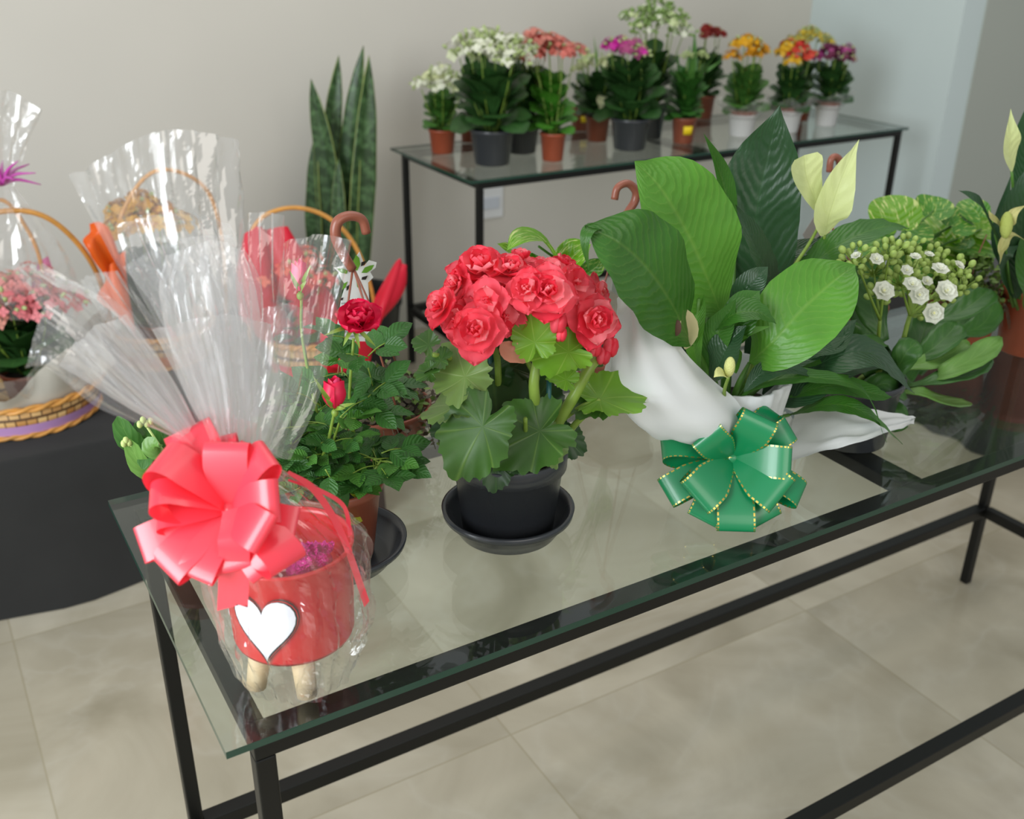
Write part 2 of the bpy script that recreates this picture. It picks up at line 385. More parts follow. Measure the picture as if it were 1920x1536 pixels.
M_wall = plain('wall_paint', lin('#cdc9bf'), .75, var=.015, vscale=3)
M_wallr = plain('wall_paint_skylit', lin('#c9d6d5'), .75, var=.01, vscale=3)  # cool window light on the right wall is put into its colour
M_steel = plain('black_steel', lin('#080907'), .42, spec=.35)
M_glass = filmmat('clear_glass', tint=(.93, .97, .95, 1), haze=.004, rough=.015, base=.045)
M_gedge = plain('glass_edge', lin('#0f3b2e'), .15, spec=.7)
M_blackpot = plain('black_plastic', lin('#383b3f'), .27)
M_brownpot = plain('brown_plastic', lin('#8a4a35'), .42, var=.06)
M_rustpot = plain('reddish_plastic', lin('#9a4a30'), .42, var=.06)
M_whitepot = plain('white_paper', lin('#dcdcda'), .6)
M_soil = plain('dark_soil', lin('#2a211a'), .95, var=.5, vscale=150, bump=1, bscale=250)
M_stem = plain('green_stem', lin('#7f9c3c'), .45, var=.12, trans=.1)
M_dstem = plain('dark_green_stem', lin('#4d7a2c'), .45, var=.12)
M_wicker = None

# ------------------------------------------------------------------ the room
fl = boxm((-4, -3.6, -.05), (6.5, 4.0, 0)).build('floor', floormat()); struct(fl)
wb = boxm((-4, 2.63, 0), (3.35, 2.75, 3.1)).build('wall_back', M_wall); struct(wb)
wr = boxm((3.35, 1.88, 0), (3.47, 2.75, 3.1)).build('wall_right', M_wallr); struct(wr)
wf = boxm((3.47, 1.875, 0), (6.5, 1.99, 3.1)).build('wall_pier', plain('pier_paint_shaded', lin('#a9aea5'), .75, var=.01, vscale=3)); struct(wf)  # darker grey puts the shade on this face into its colour

# ------------------------------------------------------------------ glass tables
H = .75
def table(loc, L_, D_, label):
    x0, y0 = loc; T = thing('glass_top_table', label, 'table', (x0+L_/2, y0+D_/2, 0), 'glass-topped display tables')
    r = .0098; ins = .0355; fy = .0145; zt = H-.008
    mb = MB(); V, F = box((x0, y0, zt), (x0+L_, y0+D_, H))
    mb.add(V, F[:2], smooth=False); mb.add(V, F[2:], mi=1, smooth=False)
    mb.build('glass_top', [M_glass, M_gedge], T)
    xs = [x0+ins, x0+L_-ins]; ys = [y0+fy, y0+D_-ins]
    for x in xs:
        for y in ys:
            boxm((x-r, y-r, 0), (x+r, y+r, zt-.0202)).build('leg', M_steel, T, bevel=.002)
    fb = MB()
    for y, sg in zip(ys, (1, -1)): boxm((xs[0]-r, min(y-r*sg, y+.021*sg), zt-.020), (xs[1]+r, max(y-r*sg, y+.021*sg), zt-.0004), fb)
    for x in xs: boxm((x-r, ys[0]+.021, zt-.020), (x+r, ys[1]-.021, zt-.0004), fb)
    fb.build('top_frame', M_steel, T, bevel=.0015)
    xm = x0+L_/2
    boxm((xm-.02, ys[0]+.021, zt-.0195), (xm+.02, ys[1]-.021, zt-.0008)).build('crossbar', M_steel, T, bevel=.0015)
    hs = .2
    for y in ys: boxm((xs[0]+r, y-.0125, hs-.0125), (xs[1]-r, y+.0125, hs+.0125)).build('stretcher', M_steel, T, bevel=.0015)
    for x in xs: boxm((x-r*.95, ys[0]+.0125, hs-.0125), (x+r*.95, ys[1]-.0125, hs+.0125)).build('stretcher', M_steel, T, bevel=.0015)
    return T
table((0, 0), 1.885, .502, 'long glass-topped black steel table in the foreground, holding the red-bowed gift')
table((1.253, 1.83), 1.84, .544, 'glass-topped black steel table against the back wall, crowded with small potted flowers')

# light switch plate on the back wall
sw = thing('wall_socket', 'white square socket plate on the back wall below the rear table', 'socket', (1.772, 2.63, .45))
boxm((1.715, 2.622, .392), (1.829, 2.63, .512)).build('cover_plate', plain('socket_plastic', lin('#dfe0e0'), .4), sw, bevel=.003)
boxm((1.735, 2.617, .43), (1.809, 2.6225, .474)).build('socket_insert', plain('socket_insert', lin('#c9ced6'), .35), sw, bevel=.002)

# black cloth covered benches
def bench(x0, x1, y0, y1, z, label):
    mb = MB(); n = 120
    per = []
    for i in range(n):
        t = i/n*4
        k = int(t); f = t-k
        c = [(x0, y0), (x1, y0), (x1, y1), (x0, y1)]; a = c[k]; b = c[(k+1) % 4]; per.append((a[0]+(b[0]-a[0])*f, a[1]+(b[1]-a[1])*f))
    cx, cy = (x0+x1)/2, (y0+y1)/2; V = []; rows = [z, z-.006, z*.75, z*.4, .002]
    for q, zz in enumerate(rows):
        for i, (x, y) in enumerate(per):
            a = .006*q*(.5+.5*math.sin(i*1.1)+.4*math.sin(i*.37+1)) if q else -.004
            V.append((x+a*np.sign(x-cx)*(abs(abs(x-cx)-(x1-x0)/2) < 1e-6), y+a*np.sign(y-cy)*(abs(abs(y-cy)-(y1-y0)/2) < 1e-6), zz))
    F = [(q*n+i, (q+1)*n+i, (q+1)*n+(i+1) % n, q*n+(i+1) % n) for q in range(len(rows)-1) for i in range(n)]
    F.append(tuple(range(n)))
    mb.add(V, F)
    return tag(mb.build('cloth_covered_bench', M_cloth), label, 'bench', 'low benches draped in black cloth')
M_cloth = plain('black_cloth', lin('#1b1b1a'), .9, var=.15, vscale=8, sheen=.15)
bench(-1.2, .757, 1.455, 2.15, .379, 'low bench draped in black cloth, under the gift baskets at left')
bench(2.46, 3.25, .80, 1.50, .379, 'low bench draped in black cloth behind the right end of the foreground table')

# ------------------------------------------------------------------ pots
def pot(c, rb, rt, h, mat, parent, name='pot', rim=.12, lip=.0035, rfun=None, n=56, soil=True, soilmat=None):
    mb = MB(); t = .0022; rz = h*(1-rim)
    prof = [(.0001, 0), (rb*.96, 0), (rb, .002), (rb+(rt-rb)*(1-rim)-lip*.5, rz), (rt, rz+.0015), (rt+lip*.3, h-.001), (rt, h), (rt-t, h), (rt-t*1.5, h-.004), (rb+(rt-rb)*(1-rim)-lip-t, rz-.002), (rb+(rt-rb)*.45-t, h*.45), (.0001, h*.45)]
    lathe(mb, prof, c, n, rfun=rfun); o = mb.build(name, mat, parent)
    if soil:
        s = MB(); rr = rt-lip-t-.001
        def fn(u, v):
            a = 2*PI*v; r = rr*u*.985; q = Vector((r*math.cos(a)*60, r*math.sin(a)*60, c[0]*9))
            return (c[0]+r*math.cos(a), c[1]+r*math.sin(a), c[2]+h*.82+(noise.noise(q)*.004 if u < .95 else 0)+.003*(1-u*u))
        V, F, UV = grid(8, 30, fn, True); s.add(V, F, UV); s.build('soil', soilmat or M_soil, parent)
    return o
def saucer(c, rb, rt, h, label):
    mb = MB(); prof = [(.0001, 0), (rb, 0), (rb*1.02, .002), (rt-.004, h*.72), (rt, h*.76), (rt+.0015, h), (rt-.001, h+.0006), (rt-.0035, h), (rt-.006, h*.74), (rb-.001, .004), (rb-.006, .0032), (.0001, .003)]
    lathe(mb, prof, c, 64); return tag(mb.build('pot_saucer', M_blackpot), label, 'saucer', 'black plastic pot saucers')

# ------------------------------------------------------------------ kalanchoe on the rear table
G_dark = leafmat('dark_fleshy_leaf', lin('#2f5527'), lin('#55803c'), .4, 5, veinmix=.25, trans=.12, bstr=.1)
G_mid = leafmat('mid_fleshy_leaf', lin('#457330'), lin('#7da24e'), .38, 5, veinmix=.3, trans=.15, bstr=.1)
G_light = leafmat('light_fleshy_leaf', lin('#6f9c4b'), lin('#9fbf6d'), .38, 5, veinmix=.3, trans=.2, bstr=.1)
FM = {}
def fmat(h_, tr=.25):
    if h_ not in FM: FM[h_] = plain('petal_'+h_.strip('#'), lin(h_), .55, var=.12, vscale=120, trans=tr)
    return FM[h_]
def floret(mb, c, nrm, r, mi, rnd, np_=4):
    n = unit(nrm); s = unit(np.cross(n, [rnd.random(), rnd.random(), .5+rnd.random()])); t = np.cross(n, s); c = np.asarray(c)
    for k in range(np_):
        a = 2*PI*k/np_+.2; d = s*math.cos(a)+t*math.sin(a); e = np.cross(n, d)
        V = [c, c+d*r*.5+e*r*.42+n*r*.1, c+d*r+n*r*.05, c+d*r*.5-e*r*.42+n*r*.1]
        mb.add(V, [(0, 1, 2, 3)], mi=mi)
def kal(name, label, c, pr, ph, pmat, cols, fr, fh, top, seed, leafm=None, clusters=7, potkind='plain', budc='#b9c98a', budr=.3, group='small potted plants on the rear table', leafs=26, flr=.0075, spread=None, lean=(0, 0), cat='potted plant', dens=26, lw=1.0):
    rnd = random.Random(seed); T = thing(name, label, cat, c, group); c = np.array(c, float)
    if potkind == 'ribbed':
        pot(c, pr*.8, pr, ph, M_whitepot, T, rfun=lambda a, z: 1+.035*abs(math.sin(a*14)), n=112, soil=False)
        mb = MB(); lathe(mb, [(pr*.86, ph*.7), (pr*1.01, ph*.98), (pr*1.0, ph*1.18), (pr*.93, ph*1.18), (.0001, ph*1.0)], c, 40); mb.build('inner_pot', M_brownpot, T)
    else: pot(c, pr*.78, pr, ph, pmat, T, n=40)
    z0 = c[2]+ph*.85; lm = leafm or G_dark
    lb = MB()
    leafs = int(leafs*1.7); zt = (fh*.35+top*.5)
    for i in range(leafs):
        a = i*2.399+rnd.random()*.5; q = i/leafs; h = zt*(.04+.9*q)*(.85+.25*rnd.random()); rr = fr*(1.05-.5*q*q)*(.75+.35*rnd.random())
        d = np.array([math.cos(a), math.sin(a), 0]); ax = c+np.array([lean[0]*q, lean[1]*q, ph*.84]); b = ax+np.array([0, 0, h*.72])+d*pr*.15
        tip = ax+np.array([0, 0, h*.75+rr*(.85-.95*(1-q)**2.5+.2*rnd.random())])+d*rr*.82
        mid = (b+tip)/2+np.array([0, 0, rr*.16])
        leaf(lb, [b, mid, tip], rr*.84*lw, np.array([0, 0, 1])+d*-.4-FW*.3, 'kal', 8, 5, .15, .015, 3, .2, seed=i)
    sb = MB(); tops = []
    sp = spread or fr*.75
    for k in range(clusters):
        a = k*2.399+seed; q = math.sqrt((k+.4)/clusters); d = np.array([math.cos(a), math.sin(a), 0])
        p = c+d*sp*q+np.array([lean[0], lean[1], ph*.8+fh+(top-fh)*(1-.55*q*q)*(.75+.35*rnd.random())]); tops.append(p)
        tube(lb, [c+np.array([0, 0, ph*.8])+d*pr*.2, (c+p)/2+d*pr*.3+np.array([0, 0, .2*top]), p-np.array([0, 0, .008])], .0016, 5, 6, mi=1)
    lb.build('foliage', [lm, M_stem], T)
    flr *= 1.15; dens = int(dens*1.5)
    mats = [fmat(x) for x in cols]+[fmat(budc)]
    for k, p in enumerate(tops):
        fb = MB(); ci = k % len(cols)
        R = sp*.55
        for i in range(dens):
            th = math.acos(1-rnd.random()*1.1); a = rnd.random()*2*PI; n = np.array([math.sin(th)*math.cos(a), math.sin(th)*math.sin(a), math.cos(th)])
            q = p+n*R*np.array([1, 1, .8])*(.55+.45*rnd.random())
            if rnd.random() < budr: ball(fb, q, flr*.42, (1, 1, 1.5), 4, 5, mi=len(cols), axis=n)
            else: floret(fb, q, n+np.array([0, 0, .3])-.0*FW, flr*(.8+.4*rnd.random()), ci if rnd.random() < .85 else rnd.randrange(len(cols)), rnd)
        fb.build('flower_cluster', mats, T)
    return T
def frill(T, c, r0, r1, z0, z1, seed=0):
    mb = MB(); rnd = random.Random(seed); ph = rnd.random()*6
    def fn(u, v):
        a = 2*PI*v; r = r0+(r1-r0)*u**.8; r *= 1+.14*u*math.sin(a*7+ph)+.1*u*math.sin(a*13+2*ph)
        return (c[0]+r*math.cos(a), c[1]+r*math.sin(a), c[2]+z0+(z1-z0)*u+.012*u*math.sin(a*5+ph))
    V, F, UV = grid(7, 60, fn, True); mb.add(V, F, UV, smooth=False); return mb.build('clear_wrap', M_film2, T)
M_film = filmmat('clear_film', haze=.14, rough=.025, base=.09, bump=.25, bscale=14, hazecol=(1, 1, 1, 1))
M_film3 = filmmat('clear_film_layered', haze=.36, rough=.06, base=.08, bump=.2, bscale=14, hazecol=(1, 1, 1, 1))
M_film2 = filmmat('clear_film_crisp', haze=.12, rough=.12, base=.12, bump=.4, bscale=40)

def tb(px, py, dz=0): return at(px, py, z=H)
Kx = tb
# ------------------------------------------------------------------ the plants on the rear table
def rear(px, py, pr):
    p = tb(px, py); return (float(p[0]), float(p[1]+pr*.8), H+.0005)
def sticker(T, c, pr, ph, w=.03, h=.022, az=-1.9, col='#f2d21b'):
    mb = MB(); z0 = c[2]+ph*.38
    def fn(u, v):
        a = az+(v-.5)*w/pr; r = pr*(.80+.20*(.38+u*h/ph))+.0012
        return (c[0]+r*math.cos(a), c[1]+r*math.sin(a), z0+u*h)
    V, F, UV = grid(3, 8, fn); mb.add(V, F, UV); mb.build('price_sticker', plain('yellow_sticker', lin(col), .5), T, thick=.0004)
WH = '#eef0dc'
c = rear(840, 290, .045); kal('kalanchoe_pot', 'small brown pot of cream white kalanchoe, leftmost on the rear glass table', c, .045, .075, M_rustpot, [WH, '#dfe3b4'], .075, .10, .185, 1, G_mid, 8, budr=.35, leafs=20, flr=.009, spread=.07)
c = rear(893, 268, .042); kal('kalanchoe_pot', 'brown pot mostly hidden behind the large white kalanchoe in the black pot', c, .042, .08, M_brownpot, ['#e6a99b'], .055, .10, .15, 21, G_dark, 3, leafs=12)
c = rear(940, 313, .07); kal('kalanchoe_pot', 'large white kalanchoe with long broad leaves in the leftmost black pot on the rear table', c, .068, .105, M_blackpot, [WH, WH, '#dfe5c0'], .15, .17, .275, 2, G_dark, 11, budr=.5, leafs=24, flr=.013, spread=.115, lw=.9)
c = rear(992, 290, .06); kal('kalanchoe_pot', 'red kalanchoe in a black pot behind the large white one on the rear table', c, .06, .10, M_blackpot, ['#b8201c', '#c92c22'], .10, .16, .275, 3, G_dark, 6, budr=.1, leafs=20, flr=.011, spread=.055, lean=(.04, .0))
c = rear(1047, 304, .042); kal('kalanchoe_pot', 'tall salmon kalanchoe in a light brown pot at the front edge of the rear table', c, .041, .085, M_rustpot, ['#e08f80', '#d9766a'], .09, .17, .29, 4, leafmat('fresh_leaf', lin('#3e7a22'), lin('#6fa040'), .4, 5, trans=.15), 8, budr=.1, leafs=26, flr=.011, spread=.085, lean=(.03, .08), lw=.85)
c = rear(1100, 246, .042); T = kal('kalanchoe_pot', 'brown pot with yellow tag behind the cream-spathe plant on the rear table', c, .042, .08, M_brownpot, ['#c9d0a0'], .06, .12, .17, 5, G_dark, 3, leafs=14); sticker(T, c, .042, .08)
c = rear(1130, 267, .042); pl = kal('spathe_plant_pot', 'small dark-leaved plant with a cream spathe and grassy blades on the rear table', c, .043, .082, M_brownpot, ['#dfe6b2', '#cfe0a0'], .10, .14, .20, 6, G_dark, 4, budr=.5, leafs=20, flr=.008)
mb = MB(); cc = np.array(c)
for k, (dx, dy, hh) in enumerate([(-.02, 0, .34), (.0, .02, .31), (.02, 0, .28), (.05, .01, .22), (-.04, .02, .25)]):
    leaf(mb, [cc+[0, 0, .08], cc+[dx*.4, dy, hh*.6], cc+[dx*1.6, dy, hh]], .012, -FW, 'blade', 8, 3)
mb.build('grassy_blade', G_light, pl)
mb = MB(); p0 = at(1134, 178, y=c[1]-.05); leaf(mb, [p0, p0+[.004, -.012, -.03], p0+[.014, -.02, -.055]], .036, -FW, 'spathe', 8, 5, .2); leaf(mb, [p0+[-.02, .01, -.002], p0+[-.02, -.01, -.02], p0+[-.03, -.02, -.05]], .03, -FW, 'spathe', 8, 5, .2)
mb.build('spathe', plain('cream_spathe', lin('#e9ebb8'), .5, trans=.3), pl)
c = rear(1232, 262, .06); kal('kalanchoe_pot', 'tall white and green budded kalanchoe behind the magenta one on the rear table', c, .055, .10, M_blackpot, [WH, '#cdd9a4'], .11, .2, .345, 7, G_dark, 11, budr=.75, leafs=20, flr=.011, spread=.095, budc='#8fae62')
c = rear(1198, 284, .066); kal('kalanchoe_pot', 'magenta kalanchoe in the rightmost black pot on the rear table', c, .066, .10, M_blackpot, ['#d21aa4', '#b04a80', '#c060a0'], .13, .17, .255, 8, G_dark, 6, budr=.3, leafs=24, flr=.012, spread=.065, lean=(-.01, .03))
c = rear(1328, 224, .044); kal('kalanchoe_pot', 'dark red kalanchoe on the rear table, behind the plant with the yellow sticker', c, .044, .085, M_brownpot, ['#a3261f', '#8f2a22'], .09, .19, .27, 9, G_dark, 5, budr=.1, leafs=22, flr=.010, spread=.045)
c = rear(1293, 271, .045); T = kal('peace_lily_pot', 'bushy green plant in a brown pot with a square yellow sticker on the rear table', c, .043, .085, M_brownpot, ['#c8d6a0'], .085, .20, .21, 10, leafmat('young_lily_leaf', lin('#356a28'), lin('#5d8f3c'), .35, 9, trans=.12), 2, budr=1, leafs=44, lw=.7, spread=.05); sticker(T, c, .043, .085, .034, .028)
mb = MB(); cc = np.array(c)
for k in range(9):
    a = k*2.4; d = np.array([math.cos(a), math.sin(a), 0])
    leaf(mb, [cc+[0, 0, .1], cc+d*.03+[0, 0, .2], cc+d*(.05+.03*(k % 3))+[0, 0, .25+.02*(k % 4)]], .03, [d[0], d[1], .6], 'lance', 9, 5, .2)
leaf(mb, [cc+[.01, 0, .12], cc+[.02, 0, .24], cc+[.012, 0, .355]], .028, -FW, 'lance', 10, 5, .3)
mb.build('tall_leaf', G_mid, T)
for k, (q, cols, lab, pr_, tp, hh) in enumerate([
    ((1403, 258), ['#e8b10f', '#d99a10'], 'yellow flowered kalanchoe in a white pleated pot on the rear table', .048, .27, .15),
    ((1488, 250), ['#cf2f22', '#e0b21a', '#d94a35'], 'red and yellow flowered kalanchoe in a white pleated pot on the rear table', .048, .235, .15),
    ((1561, 238), ['#a1307c', '#7a2d52', '#b2488a'], 'purple kalanchoe in a white pleated pot, last on the right of the rear table', .044, .215, .14)]):
    c = rear(q[0], q[1], pr_)
    T = kal('kalanchoe_pot', lab, c, pr_, .075, None, cols, .095, hh, tp, 30+k, G_mid if k == 0 else G_dark, 8, potkind='ribbed', budr=.15, leafs=26, flr=.010, spread=.062)
    frill(T, c, pr_*.95, pr_*1.75, .06, .115, k)
c = rear(1512, 228, .044); kal('kalanchoe_pot', 'pale yellow kalanchoe standing behind the red and yellow one on the rear table', c, .04, .075, M_brownpot, ['#d9c03a', '#c3b040'], .07, .17, .265, 40, G_dark, 6, budr=.4, leafs=12, flr=.009, spread=.07)

# ------------------------------------------------------------------ snake plant by the wall
c = np.array([1.08, 2.32, 0.0])
T = thing('snake_plant', 'tall snake plant with upright sword leaves standing against the back wall', 'potted plant', c)
pot(c, .12, .155, .30, M_blackpot, T)
SN = leafmat('snake_leaf', lin('#2c4a2a'), lin('#6d8f62'), .45, 0.5, trans=.02, var=.3, bstr=.05, veinmix=.1)
def snake_mat():
    mt, nt, out, N = newmat('banded_sword_leaf'); L = nt.links.new
    uv = N('ShaderNodeUVMap'); mp = N('ShaderNodeMapping'); mp.inputs['Scale'].default_value = (26, 2.2, 1); L(uv.outputs[0], mp.inputs[0])
    nz = N('ShaderNodeTexNoise'); nz.inputs['Scale'].default_value = 1.2; nz.inputs['Detail'].default_value = 5; L(mp.outputs[0], nz.inputs['Vector'])
    rp = N('ShaderNodeValToRGB'); rp.color_ramp.elements[0].position = .42; rp.color_ramp.elements[1].position = .66
    rp.color_ramp.elements[0].color = lin('#243d1c'); rp.color_ramp.elements[1].color = lin('#4f7044'); L(nz.outputs['Fac'], rp.inputs[0])
    sp = N('ShaderNodeSeparateXYZ'); L(uv.outputs[0], sp.inputs[0])
    a = N('ShaderNodeMath', operation='SUBTRACT'); a.inputs[1].default_value = .5; L(sp.outputs[1], a.inputs[0])
    b_ = N('ShaderNodeMath', operation='ABSOLUTE'); L(a.outputs[0], b_.inputs[0]); g = N('ShaderNodeMath', operation='GREATER_THAN'); g.inputs[1].default_value = .485; L(b_.outputs[0], g.inputs[0])
    mx = N('ShaderNodeMix', data_type='RGBA'); L(g.outputs[0], mx.inputs[0]); L(rp.outputs[0], mx.inputs[6]); mx.inputs[7].default_value = lin('#8a9a4c')
    b = N('ShaderNodeBsdfPrincipled'); b.inputs['Roughness'].default_value = .42; L(mx.outputs[2], b.inputs['Base Color']); L(b.outputs[0], out.inputs[0]); return mt
SN = snake_mat()
def px_leaf(parent, name, pts, wpx, nrm, mat, prof='lily', thick=0, label=None, **kw):
    P = A3(pts); w_ = wpx*mpp(P[len(P)//2]); mb = MB(); leaf(mb, P, w_, nrm, prof, **kw); return mb.build(name, mat, parent, thick=thick, label=label)
for pts, wd, nn in [
    ([(632, 700, 2.33), (625, 500, 2.33), (612, 300, 2.33), (583, 148, 2.34)], 44, cdir(-.2, .1, 1)),
    ([(625, 700, 2.38), (618, 450, 2.38), (622, 250, 2.38), (635, 104, 2.38)], 36, cdir(.4, .1, 1)),
    ([(612, 700, 2.36), (598, 500, 2.36), (590, 380, 2.36), (592, 250, 2.36)], 36, cdir(-.5, .1, 1)),
    ([(645, 700, 2.33), (655, 480, 2.32), (660, 280, 2.32), (681, 86, 2.34)], 50, cdir(-.5, .1, 1)),
    ([(660, 700, 2.3), (670, 480, 2.28), (682, 300, 2.28), (692, 104, 2.3)], 46, cdir(.5, .1, 1)),
    ([(640, 700, 2.3), (640, 560, 2.28), (636, 420, 2.28), (634, 295, 2.3)], 30, cdir(0, .1, 1))]:
    px_leaf(T, 'sword_leaf', pts, wd*1.1, nn, SN, 'sword', nu=26, nv=9, fold=.32, ripple=.03, rf=2.5, thick=.003)

# ------------------------------------------------------------------ wrapped peace lily
LC = np.array([.715, .165, H]); 
T = thing('wrapped_peace_lily', 'large peace lily wrapped in white paper with a green bow and two pale spathes', 'potted plant', LC)
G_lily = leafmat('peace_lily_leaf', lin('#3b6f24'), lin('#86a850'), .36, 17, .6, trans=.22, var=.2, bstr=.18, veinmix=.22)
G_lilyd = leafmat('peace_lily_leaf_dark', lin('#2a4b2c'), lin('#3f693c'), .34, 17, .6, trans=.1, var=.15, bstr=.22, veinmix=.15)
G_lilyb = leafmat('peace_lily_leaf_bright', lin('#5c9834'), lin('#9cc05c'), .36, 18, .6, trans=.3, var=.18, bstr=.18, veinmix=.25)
M_paper = plain('white_tissue_wrap', lin('#f1f4f4'), .7, trans=.3)
mb = MB()
def fr(a, z): return 1+.03*math.sin(a*9+z*30)+.02*math.sin(a*23)
lathe(mb, [(.0001, .001), (.045, .001), (.052, .004), (.06, .05), (.068, .10), (.072, .13), (.075, .15), (.0705, .15), (.064, .10), (.05, .09), (.0001, .09)], LC, 90, rfun=fr); mb.build('wrapped_pot', M_paper, T)
s = MB(); lathe(s, [(.0001, .105), (.064, .104)], LC, 30); s.build('soil', M_soil, T)
wr_ = lambda k, a: (lambda u, v: a*(abs(2*((v*k*.5+u*.6+.2*math.sin(u*5)) % 1)-1)*2-1)*(.3+u)*1.3+.004*noise.noise(Vector((u*7, v*7, k))))
mb = MB()
patch(mb, [[(1420, 862, .10), (1345, 845, .09), (1290, 830, .12), (1260, 830, .17)],
           [(1405, 790, .09), (1320, 800, .08), (1240, 820, .12), (1215, 805, .17)],
           [(1370, 738, .10), (1270, 740, .09), (1185, 770, .12), (1160, 762, .17)],
           [(1300, 672, .12), (1235, 670, .11), (1160, 690, .14), (1128, 738, .18)],
           [(1222, 570, .14), (1200, 560, .14), (1172, 590, .16), (1140, 680, .2)],
           [(1195, 525, .15), (1183, 522, .15), (1170, 545, .16), (1152, 620, .2)]], 34, 24, wr_(7, .004))
mb.build('paper_wing', M_paper, T)
mb = MB()
patch(mb, [[(1470, 872, .085), (1480, 830, .10), (1490, 770, .15)], [(1540, 846, .055), (1545, 815, .075), (1550, 762, .12)], [(1620, 824, .04), (1625, 806, .055), (1630, 770, .085)], [(1690, 801, .05), (1692, 792, .06), (1694, 778, .08)], [(1714, 791, .065), (1714, 789, .07), (1714, 786, .075)]], 30, 14, wr_(5, .003))
mb.build('paper_wing', M_paper, T)
mb = MB()
patch(mb, [[(1360, 880, .09), (1420, 880, .085), (1480, 870, .1)], [(1345, 800, .1), (1420, 800, .1), (1490, 800, .13)], [(1370, 745, .12), (1420, 765, .13), (1470, 775, .15)]], 14, 20, wr_(8, .003))
mb.build('paper_wing', M_paper, T)
cf = cdir
